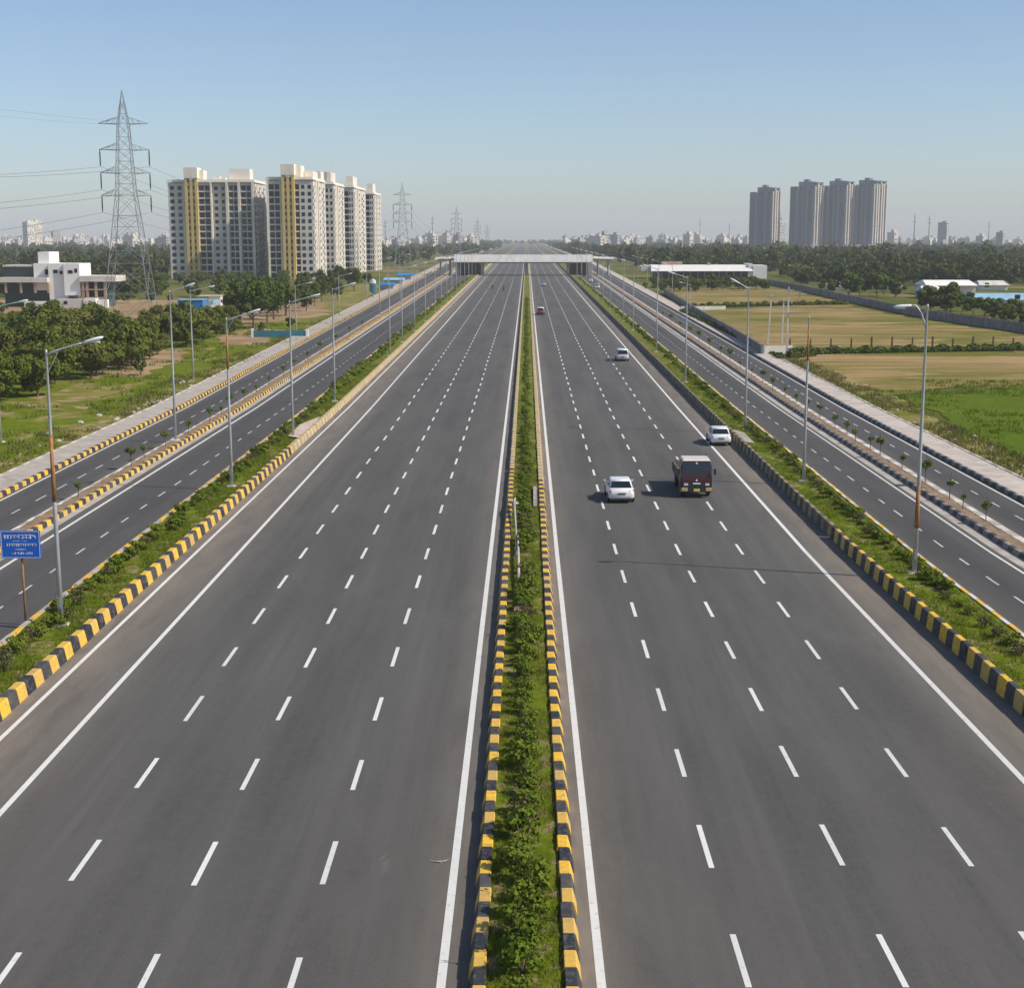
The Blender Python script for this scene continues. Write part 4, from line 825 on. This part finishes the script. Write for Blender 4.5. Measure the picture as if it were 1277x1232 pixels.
def block(name, label, x0, x1, y0, y1, H, bays, side_bays, group, stair=None, caps=(), wallm='greyw'):
    """bays: (x0,x1,kind) on the -Y face; kinds: 'wall' small windows, 'grid' recessed glazing with slabs, 'deep' recess"""
    o = thing(name, label, 'apartment block', (x0, y0, 0), 0, group); W_, D = x1 - x0, y1 - y0; nf = int(H / FH)
    body = MB(); trim = MB(); F = []; S = []
    rec = 1.5
    body.box(0, W_ - rec, rec, D, 0, H)                         # core set back behind the frame
    for a, c, k in bays:
        a -= x0; c -= x0
        if k == 'wall':
            body.box(a, c, 0, rec - .003, 0, H)
            n = 2
            for fl in range(nf):
                for j in range(n): F.append((a + (c - a) * (j + .55) / n, -.002, fl * FH + .85, min(1.9, (c - a) / n * .52), 1.6))
        elif k == 'pier': trim.box(a, c, -.55, rec - .003, 0, H + .3)
        elif k in ('grid', 'grid1'):
            n = 2 if k == 'grid' else 1; mid = (a + c) / 2
            if n == 2: body.box(mid - .16, mid + .16, .35, rec - .003, 0, H)
            for fl in range(nf + 1): body.box(a, c, .12, rec - .004, fl * FH - .12 if fl else 0, fl * FH + .5 if fl < nf else H)
            for fl in range(nf):
                for j in range(n): F.append((a + (c - a) * (j + .5) / n, rec - .01, fl * FH + .52, (c - a) / n - .25, FH - .70))
        elif k == 'deep':
            for fl in range(nf):
                F.append((a + (c - a) * .25, rec - .006, fl * FH + .8, 1.5, 1.5)); F.append((a + (c - a) * .75, rec - .006, fl * FH + .8, 1.3, 1.5))
            for fl in range(1, nf + 1): body.box(a + (c - a) * .55, c, .8, rec - .004, fl * FH - .1, fl * FH + .1)
    # sunny side wall (+X): bays along y
    for a, c, k in side_bays:
        if k == 'bay':
            body.box(W_ - rec + .003, W_, a, c, 0, H)
            for fl in range(nf):
                S.append((W_ + .002, (a + c) / 2 + .5, fl * FH + .9, (c - a) * .30, 1.4)); trim.box(W_ + .003, W_ + .75, a + .4, a + (c - a) * .45, fl * FH + .25, fl * FH + 1.0)
            trim.box(W_ + .003, W_ + .35, c - .9, c - .3, 0, H)
        elif k == 'slot':
            for fl in range(nf): S.append((W_ - rec + .006, (a + c) / 2, fl * FH + .8, (c - a) * .5, 1.6))
        elif k == 'rib': trim.box(W_ - rec + .003, W_ + .5, a, c, 0, H + .25)
    trim.box(-.5, W_ + .5, -.5, D + .4, H + .31, H + .75)       # cornice and roof edge
    trim.box(-.2, W_ + .2, -.2, 0.05, H + .751, H + 1.5); trim.box(W_ - .1, W_ + .2, .051, D, H + .751, H + 1.5)
    for a, c, d0, d1, z in caps: trim.box(a - x0, c - x0, d0, d1, H + .76, H + z)
    body.build('wall', M[wallm], o); trim.build('trim', M['cream'], o)
    if stair:
        a, c, top = stair; a -= x0; c -= x0; st = MB(); n3 = (c - a) / 5
        st.box(a, a + n3, -1.6, rec - .002, 0, top - 4.5); st.box(a + 2 * n3, a + 3 * n3, -1.5, rec - .0025, 0, top - 5.5); st.box(c - n3, c, -1.6, rec - .002, 0, top - 4.5)
        st.box(a + n3, a + 2 * n3 , -1.1, rec - .003, 0, top - 5); st.box(a + 3 * n3, c - n3, -1.1, rec - .003, 0, top - 5)
        so_ = st.build('stair_tower', M['ochre'], o)
        cp = MB(); cp.box(a - .15, c + .15, -1.8, 6.5, top - 4.499, top); cp.build('tower_cap', M['cream'], so_)
        for fl in range(nf + 1):
            for q in (1.5, 3.5): F.append((a + n3 * q, -1.103, fl * FH + 1.0, n3 * .62, 1.5))
    windows(o, F, S)
    return o
sc = 640 * .979 / 1809
px = lambda p: (p - 657) * sc
block('apartment_block', 'broad cream apartment block with ochre stair tower, leftmost of the group', px(208), px(316), 640, 668, 40.7,
      [(px(208), px(227), 'wall'), (px(227), px(229), 'pier'), (px(246), px(261), 'grid'), (px(261), px(263), 'pier'), (px(263), px(280.5), 'deep'), (px(280.5), px(283.5), 'pier'), (px(284), px(295.5), 'grid'), (px(295.5), px(298.5), 'pier'), (px(299), px(313), 'grid'), (px(313), px(316), 'pier')],
      [(0.2, 7, 'bay'), (7, 9.5, 'slot'), (9.5, 17, 'bay'), (17, 19, 'slot'), (19, 27.8, 'bay')], 'cream apartment blocks', (px(230), px(246), 47.3), ((px(240), px(252), 2, 9, 5.6), (px(263), px(271), 4, 12, 3.0), (px(282), px(308), 6, 14, 6.3), (px(274), px(279), 3, 7, 2.5)))
sc = 626 * .979 / 1809
block('apartment_block', 'cream apartment block with ochre stair tower, second from the left', px(332), px(389), 626, 664, 41.3,
      [(px(332), px(334), 'pier'), (px(334), px(348), 'grid'), (px(348), px(350), 'pier'), (px(367), px(372.5), 'grid1'), (px(372.5), px(389), 'wall')],
      [(.2, 9, 'bay'), (9, 11, 'rib'), (11, 15, 'slot'), (15, 17, 'rib'), (17, 26, 'bay'), (26, 29, 'slot'), (29, 37.8, 'bay')], 'cream apartment blocks', (px(351), px(367), 48.0), ((px(362), px(374), 2, 12, 6.4), (px(375), px(386), 10, 24, 4.4), (px(380), px(389), 26, 36, 5)))
sc = 672 * .979 / 1809
block('apartment_block', 'cream apartment block with a roof mast, third from the left', px(397), px(415), 672, 710, 41.0, [(px(397), px(404), 'grid1'), (px(404), px(415), 'wall')],
      [(.2, 8, 'bay'), (8, 10, 'rib'), (10, 14, 'slot'), (14, 16, 'rib'), (16, 25, 'bay'), (25, 28, 'slot'), (28, 37.8, 'bay')], 'cream apartment blocks', None, ((px(399), px(411), 4, 20, 6.0), (px(412.6), px(413.2), 3, 3.3, 11)))
sc = 720 * .979 / 1809
block('apartment_block', 'cream apartment block, second from the right of the group', px(428), px(440), 720, 772, 41.2, [(px(428), px(434), 'grid1'), (px(434), px(440), 'wall')],
      [(.2, 10, 'bay'), (10, 12, 'rib'), (12, 17, 'slot'), (17, 19, 'rib'), (19, 32, 'bay'), (32, 36, 'slot'), (36, 51.5, 'bay')], 'cream apartment blocks', None, ((px(429), px(438), 6, 24, 6.0),))
sc = 785 * .979 / 1809
block('apartment_block', 'cream apartment block, rightmost and farthest of the group', px(455), px(465), 785, 824, 40.0, [(px(455), px(460), 'grid1'), (px(460), px(465), 'wall')],
      [(.2, 10, 'bay'), (10, 14, 'slot'), (14, 16, 'rib'), (16, 28, 'bay'), (28, 38.8, 'bay')], 'cream apartment blocks', None, ((px(456), px(463), 6, 20, 6.0),))

# right-hand grey towers
def far_tower(x, y, H, a, c, label, steps, crownw):
    """rotated so that face A (width a) looks to the sunny right and face B (width c) to the shaded left"""
    o = thing('tower_block', label, 'tower block', (x, y, 0), R(50), 'grey residential towers'); fl = 3.1; n = int(H / fl)
    # local: -Y face (width a, along x) turns towards +X/-Y after the rotation; -X face turns towards the left
    d = MB(); l = MB(); F = MB(); b0 = MB()
    b0.box(0, a, 0, c, 0, H)
    for k, (c0, c1, hh) in enumerate(steps): b0.box(-2.2 + .6 * k, -.003, c * c0, c * c1, 0, H * hh)
    b0.build('wall', M['towershade'], o)
    nb = max(3, int(a / 6))
    for k in range(nb + 1): q = a * k / nb; l.box(max(-.3, q - 1.1), min(a + .3, q + 1.1), -1.6 - .5 * (k % 2), -.004, 0, H + (1.5 if k % 2 else .3))
    for k in range(n + 1): l.box(0, a, -.55, -.006, k * fl - .25 if k else 0, k * fl + .45)
    l.build('trim', M['tower'], o)
    for k in range(n):
        for j in range(nb): F.box(a * (j + .22) / nb, a * (j + .78) / nb, -.25, -.005, k * fl + .5, k * fl + 2.8)
    tag(F.build('window', M['glass'], o), kind='stuff')
    g_ = MB(); f = MB()
    for j in range(5):
        y0_, y1_ = c * (j + .08) / 5, c * (j + (.55 if j % 2 else .42)) / 5
        f.box(-2.6 if j % 2 else -1.4, -.004, y0_, y1_, 0, H * (.99 if j % 2 else .965))
        for k in range(n): g_.box(-.12, -.002, c * (j + .62) / 5, c * (j + .96) / 5, k * fl + .7, k * fl + 2.7); f.box(-.9, -.007, y1_ + .01, c * (j + 1.07) / 5, k * fl - .2, k * fl + .3)
    tag(g_.build('window', M['glass'], o), kind='stuff')
    f.build('fin', M['finshade'], o)  # fin colour darkened to carry the shade of the left face
    r = MB(); r.box(a * .12, a * .88, c * .15, c * crownw, H + .004, H + 6); r.box(a * .05, a * 1.08, -.9, c * .3, H + 4.2, H + 5.2); r.box(a * .9, a * 1.05, 0, c * .1, H + 1.52, H + 4.19); r.box(a * .3, a * .6, c * .35, c * .55, H + 6.01, H + 9); r.build('roof_crown', M['finshade'], o)
    return o
k19 = 1900 / 1809
for pxl, topy, a, c, lab, st in ((957.5, 232, 18, 33, 'slim grey tower block standing apart on the left of the towers', ((.45, .95, .93), (.02, .3, .9))), (1009, 225, 21, 35, 'grey tower block, left of the three joined towers', ((.5, .95, .95), (.1, .4, .97))), (1047.5, 224, 20, 36, 'grey tower block, middle of the three joined towers', ((.6, .9, .97), (.1, .4, .99))), (1081, 223, 34, 33, 'broad grey tower block, right of the three joined towers', ((.55, .9, .97), (.1, .4, .99)))):
    far_tower((pxl - 657) * k19 * .996, 1900, 17.4 + 1900 * math.tan(math.atan((616 - topy) / 1809) - R(10)) - 7.5, a, c, lab, st, .7)
o = thing('podium', 'pale low podium building under the joined grey towers', 'building', (352, 1885, 0)); b = MB(); b.box(0, 150, 0, 14, 0, 9); b.build('wall', M['skyl2'], o); w = MB()
for k in range(12): w.box(k * 12 + 2, k * 12 + 8, -.3, -.01, 2, 8.5)
w.build('bay', M['skyl'], o)

# generic blocks of the skyline
def sky_mesh(w, d, h, seed, mat):
    r = random.Random(seed); b = MB(); b.box(-w / 2, w / 2, 0, d, 0, h, 0); n = max(1, int(h / 3.4))
    b.box(-w * .3, w * .1, d * .2, d * .6, h + .01, h + r.uniform(2, 4), 0); b.box(w * .2, w * .4, d * .2, d * .5, h + .01, h + r.uniform(1, 5), 0)
    if r.random() < .5: b.box(w / 2 + .01, w * .8, d * .3, d, 0, h * r.uniform(.5, .8), 0)
    m = max(2, int(w / 4))
    for k in range(n):
        for j in range(m):
            if r.random() < .8: b.box(-w / 2 + w * (j + .25) / m, -w / 2 + w * (j + .75) / m, -.15, -.01, k * 3.4 + 1, k * 3.4 + 2.6, 1)
    return b.mesh('building', [mat, M['glass']])
SK = [sky_mesh(random.uniform(7, 14), random.uniform(7, 14), random.choice((10, 13, 13, 17, 17, 21)), i, M['skyl'] if i % 4 else M['skyl2']) for i in range(16)]
SKT = [sky_mesh(random.uniform(16, 26), 16, random.uniform(38, 60), 50 + i, M['skyl2'] if i % 2 else M['skyl']) for i in range(5)]
def city(pxl, y, me, s, label, group):
    o = link_mesh('building', me); o.location = ((pxl - 657) / 1837 * y, y, 0); o.scale = (s, s, s); o.rotation_euler = (0, 0, random.uniform(.45, 1.15)); tag(o, label, 'building', group)
for k in range(140):
    p = random.uniform(-5, 212) if k < 66 else random.uniform(475, 598)
    city(p, random.uniform(2100, 4000), random.choice(SK), random.uniform(.7, 1.15) * 1.15, 'pale low building in the hazy skyline on the left', 'hazy skyline buildings on the left')
for k in range(150):
    p = random.uniform(700, 935) if k < 105 else random.uniform(1105, 1285)
    city(p, random.uniform(2100, 4000), random.choice(SK), random.uniform(.7, 1.1) * 1.15, 'pale low building in the hazy skyline on the right', 'hazy skyline buildings on the right')
for p, y, i, s, lab in ((38, 2300, 0, .8, 'hazy grey tower on the far left skyline beside a cream one'), (47, 2320, 2, .72, 'hazy cream tower on the far left skyline beside a grey one'), (69, 2600, 1, .6, 'hazy dark tower under construction on the left skyline'), (975, 2300, 3, 1.0, 'pale hazy tower in the gap left of the joined grey towers'), (1180, 2300, 1, .85, 'lone hazy grey tower on the right skyline'), (1250, 2100, 3, .6, 'wide hazy grey block at the right end of the skyline'), (95, 2800, 4, .5, 'slim hazy block above the trees on the left skyline')):
    city(p, y, SKT[i], s, lab, None)
for p, y, h in ((1131, 1500, 42), (1149, 1500, 40), (1222, 2000, 40), (869, 2200, 46), (905, 2200, 40), (483, 1500, 36), (541, 1500, 40)):
    b = MB(); b.tube([(0, 0, 0), (0, 0, h)], [.9, .3], 4); b.box(-2, 2, -.2, .2, h * .8, h * .8 + .5); b.box(-1.5, 1.5, -.2, .2, h * .9, h * .9 + .5); q = b.build('mast', M['galvd']); q.location = ((p - 657) / 1809 * y, y, 0); tag(q, 'thin hazy lattice mast rising over the far woods', 'mast', 'masts over the far woods')

# white modernist house on the left
h = thing('house', 'white flat roofed house with open dark verandas behind the dirt lot', 'house', (-131, 372, 0))
hs = 372 / 1809; hx = lambda p: (p - 657) * hs * .983 + 131; hz = lambda yy: 17.4 - (yy - 297) * hs
b = MB(); b.box(hx(55), hx(78), 0, 10, 0, hz(328)); b.box(hx(75.5), hx(95.5), -.8, 9, 3, hz(328)); b.box(hx(38), hx(52), 3, 11, 4, hz(314)); b.box(hx(34), hx(55) - .01, 1.5, 12, 4.2, hz(328)); b.build('wall', M['white_w'], h)
for q in ((hx(-6), hx(55) - .02, -1.2, 9, hz(351), hz(345)), (hx(95.5) + .01, hx(140), -1.5, 9, hz(350), hz(343)), (hx(-6), hx(32), 2, 9, hz(332), hz(330))):
    b = MB(); b.box(*q); b.build('roof', M['pale'], h)
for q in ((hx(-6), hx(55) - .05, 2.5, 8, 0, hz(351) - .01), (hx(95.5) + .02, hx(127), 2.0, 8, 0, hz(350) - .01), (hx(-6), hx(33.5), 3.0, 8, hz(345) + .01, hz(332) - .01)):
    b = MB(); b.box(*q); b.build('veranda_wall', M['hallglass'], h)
for p in (0, 19, 37, 53.5): b = MB(); b.box(hx(p), hx(p) + .5, -.9, -.3, hz(364), hz(351) - .005); b.build('pillar', M['brown'], h)
for p in (98, 103, 114, 125.5): b = MB(); b.box(hx(p), hx(p) + .6, -1.2, -.5, 2.6, hz(350) - .005); b.build('pillar', M['brown'], h)
for z0, z1 in ((360.5, 359), (371, 369)): b = MB(); b.box(hx(95.5) + .03, hx(128), -1.25, -.4, hz(z0), hz(z1)); b.build('beam', M['brown'], h)
b = MB(); b.box(hx(70), hx(104), -4, -1.6, 0, hz(371)); b.build('annex', M['greyw'], h); 
for q in ((hx(104) + .01, hx(119), -4.2, -1.6, 0, hz(370)), (hx(119) + .2, hx(132), -3.2, -1.6, 0, hz(371.5)), (hx(28), hx(55) - .1, -3.2, -1.5, 0, hz(374))):
    b = MB(); b.box(*q); b.build('annex', M['white_w'], h)
for x_, y_, z_, w_, h_ in ((hx(64), -.002, hz(340), 1.1, .9), (hx(71), -.002, hz(341), .8, .8), (hx(84), -.802, hz(340), 1.2, .8), (hx(91), -.802, hz(339), .7, 1.0), (hx(51.5), 1.498, hz(342), 1.3, 1.4), (hx(81), -4.002, hz(377), .9, .8), (hx(114), -4.202, hz(384), .7, 2.0), (hx(35), -3.202, hz(386), .9, 2.2), (hx(68), -.004, hz(386), 1.0, 2.0)):
    q = link_mesh('window', win_mesh(w_, h_), h); q.location = (x_, y_, z_)
# blue shed, small white cabin
s = thing('shed', 'bright blue metal shed with a slanted blue awning behind the grove', 'shed', (-70.5, 312, 0)); b = MB(); b.box(-4.2, 1.2, 0, 4, 0, 4.3); b.build('wall', M['blue'], s)
b = MB(); b.hexa([(1.25, -.5, 2.9), (3.6, -.5, 3.6), (3.6, 4, 3.6), (1.25, 4, 2.9), (1.25, -.5, 3.7), (3.6, -.5, 4.4), (3.6, 4, 4.4), (1.25, 4, 3.7)]); b.build('awning', M['roofblue'], s); b = MB(); b.box(1.3, 3.4, .2, 3.5, 0, 2.85); b.build('annex', M['white_w'], s)
b = MB(); b.box(-4.35, 1.35, -.15, 4.15, 4.31, 4.42); b.build('roof', M['roofblue'], s)
s = thing('cabin', 'small white cabin with grey side behind the blue shed', 'cabin', (-74.5, 343, 0)); b = MB(); b.box(-2.6, -.2, 0, 3, 0, 3.6); b.build('side_room', M['greyw'], s); b = MB(); b.box(-.19, 2.6, -.3, 3, 0, 3.9); b.build('wall', M['white_w'], s); b = MB(); b.box(-2.8, 2.8, -.5, 3.2, 3.91, 4.1); b.build('roof', M['pale'], s)
# teal low wall and totem near the left service road
s = thing('teal_wall', 'low teal panel wall with white ends before the tall trees', 'wall', (-48, 258, 0)); b = MB(); b.box(-.5, 8.8, 0, .2, .1, 1.25); b.build('panel', M['teal'], s); b = MB(); b.box(-.9, -.51, -.1, .4, 0, 1.6); b.box(8.81, 9.3, -.1, .4, 0, 1.4); b.build('post', M['white_w'], s)
s = thing('totem', 'green totem with a rounded white top beside the left service road', 'totem', (-45.1, 429, 0)); b = MB(); b.loft([[(w_ * math.cos(a), .35 * math.sin(a), z) for a in np.arange(12) * math.pi / 6] for z, w_ in ((1.6, .5), (2, .95), (4.3, .95))]); b.build('body', M['teal'], s); b = MB(); b.loft([[(w_ * math.cos(a), .36 * math.sin(a), z) for a in np.arange(12) * math.pi / 6] for z, w_ in ((4.31, .95), (5.2, .8), (5.6, .2))]); b.build('top', M['white_w'], s); b = MB(); b.tube([(0, 0, 0), (0, 0, 1.65)], .2, 8); b.build('post', M['galvd'], s)
for i, (x, y, w_, d_, h_, m_) in enumerate(((-45, 500, 5, 5, 2.0, 'blue'), (-47.5, 555, 7, 6, 2.2, 'roofblue'), (-48, 610, 6, 6, 2.6, 'blue'))):
    s = thing('stall', ['low blue roofed stall by the left footpath, nearest of three', 'pale blue roofed stall by the left footpath, middle of three', 'low blue roofed stall by the left footpath near the overpass'][i], 'stall', (x - 3, y, 0)); b = MB(); b.box(-w_ / 2, w_ / 2, 0, d_, 0, h_ * .8); b.build('wall', M['gutter'], s); b = MB(); b.frus((-w_ / 2 - .4, w_ / 2 + .4, -.5, d_ + .4), h_ * .8 + .01, (-w_ / 2 - .2, w_ / 2 + .2, 1, d_ - 1), h_ + .3); b.build('roof', M[m_], s)
# long white hall
h = thing('hall', 'long low white hall with flat roof and dark glass behind the trees', 'hall', (0, 640, 0)); k6 = 640 / 1809; X = lambda p: (p - 657) * k6 * .984; Z = lambda yy: 17.4 - (yy - 297) * k6
b = MB(); b.hexa([(X(812), -3.6, Z(337)), (X(938), -3.6, Z(337)), (X(938), 14, Z(337)), (X(812), 14, Z(337)), (X(812), -1.6, Z(330)), (X(938), -1.6, Z(330)), (X(938), 14, Z(330)), (X(812), 14, Z(330))]); b.build('roof', M['white_w'], h); b = MB(); b.box(X(800), X(812) - .01, 0, 12, Z(337), Z(331)); b.build('roof_end', M['greyw'], h)  # front fascia leans outward, shaped to look sunlit instead of shaded
b = MB(); b.box(X(812) + 1, X(933), 1, 13, 0, Z(337) - .01); b.build('glass_front', M['hallglass'], h)
b = MB(); b.box(X(938.5), X(956), -3, 12, 0, Z(330)); b.box(X(933), X(938) , -2.6, 12, 0, Z(328)); b.build('end_block', M['white_w'], h)
for p in range(816, 932, 9): b = MB(); b.box(X(p), X(p) + .5, -1.0, -.5, 0, Z(337) - .02); b.build('pillar', M['conc'], h)
b = MB(); b.box(X(884), X(888), 3, 6, Z(330) + .01, Z(327)); b.box(X(828), X(854), 8, 13, Z(330) + .01, Z(326)); b.build('roof_hut', M['brown'], h)
# sheds on the right
for lab, p0, p1, y0, top, roof, wl, rm, d in (('long pale shed with brown roof edge behind the wall trees', 1158, 1218, 455, 351, 3.5, 'pale', 'white_w', 14), ('long low shed with pale blue roof at the right edge', 1222, 1300, 395, 368, 4.6, 'white_w', 'roofblue', 16), ('low blue walled shed left of the long pale shed', 1153, 1176, 430, 358, 4.6, 'roofblue', 'white_w', 8), ('pale building with dark openings among the dark trees', 1038, 1085, 500, 352, 4, 'cream', 'white_w', 9), ('small white building at the far right of the sheds', 1224, 1258, 500, 351, 4, 'white_w', 'pale', 9), ('white low building behind the dark trees', 1100, 1125, 505, 352, 4, 'white_w', 'pale', 9)):
    k_ = y0 / 1809; H_ = 17.4 - (top - 297) * k_; s = thing('shed', lab, 'shed', ((p0 - 657) * k_ * .984, y0, 0)); w_ = (p1 - p0) * k_
    b = MB(); b.box(0, w_, 0, d, 0, H_ - .9); b.build('wall', M[wl], s); b = MB(); b.frus((-.5, w_ + .5, -.9, d + .5), H_ - .89, (.3, w_ - .3, d * .45, d * .55), H_ + .6); b.build('roof', M[rm], s)
    n = max(2, int(w_ / 3.5))
    for k in range(n):
        if random.random() < .8: q = link_mesh('window', win_mesh(1.5, 1.5), s); q.location = (w_ * (k + .5) / n, -.004, .9)
# ------------------------------------------------------------------ haze
b = MB(); b.box(-5800, 5800, -260, 9000, -1.02, 125); hz_ = b.build('haze', []); hz_.data.materials.clear()
hm = bpy.data.materials.new('haze_air'); hm.use_nodes = True; ht = hm.node_tree; ht.nodes.remove(ht.nodes['Principled BSDF'])
pv = ht.nodes.new('ShaderNodeVolumePrincipled'); pv.inputs['Color'].default_value = (.97, .985, 1.0, 1); pv.inputs['Density'].default_value = 1.5e-4; pv.inputs['Anisotropy'].default_value = 0.0
ht.links.new(pv.outputs[0], ht.nodes['Material Output'].inputs['Volume']); hz_.data.materials.append(hm); tag(hz_, 'thin pale haze filling the air over the plain', 'haze', kind='stuff')
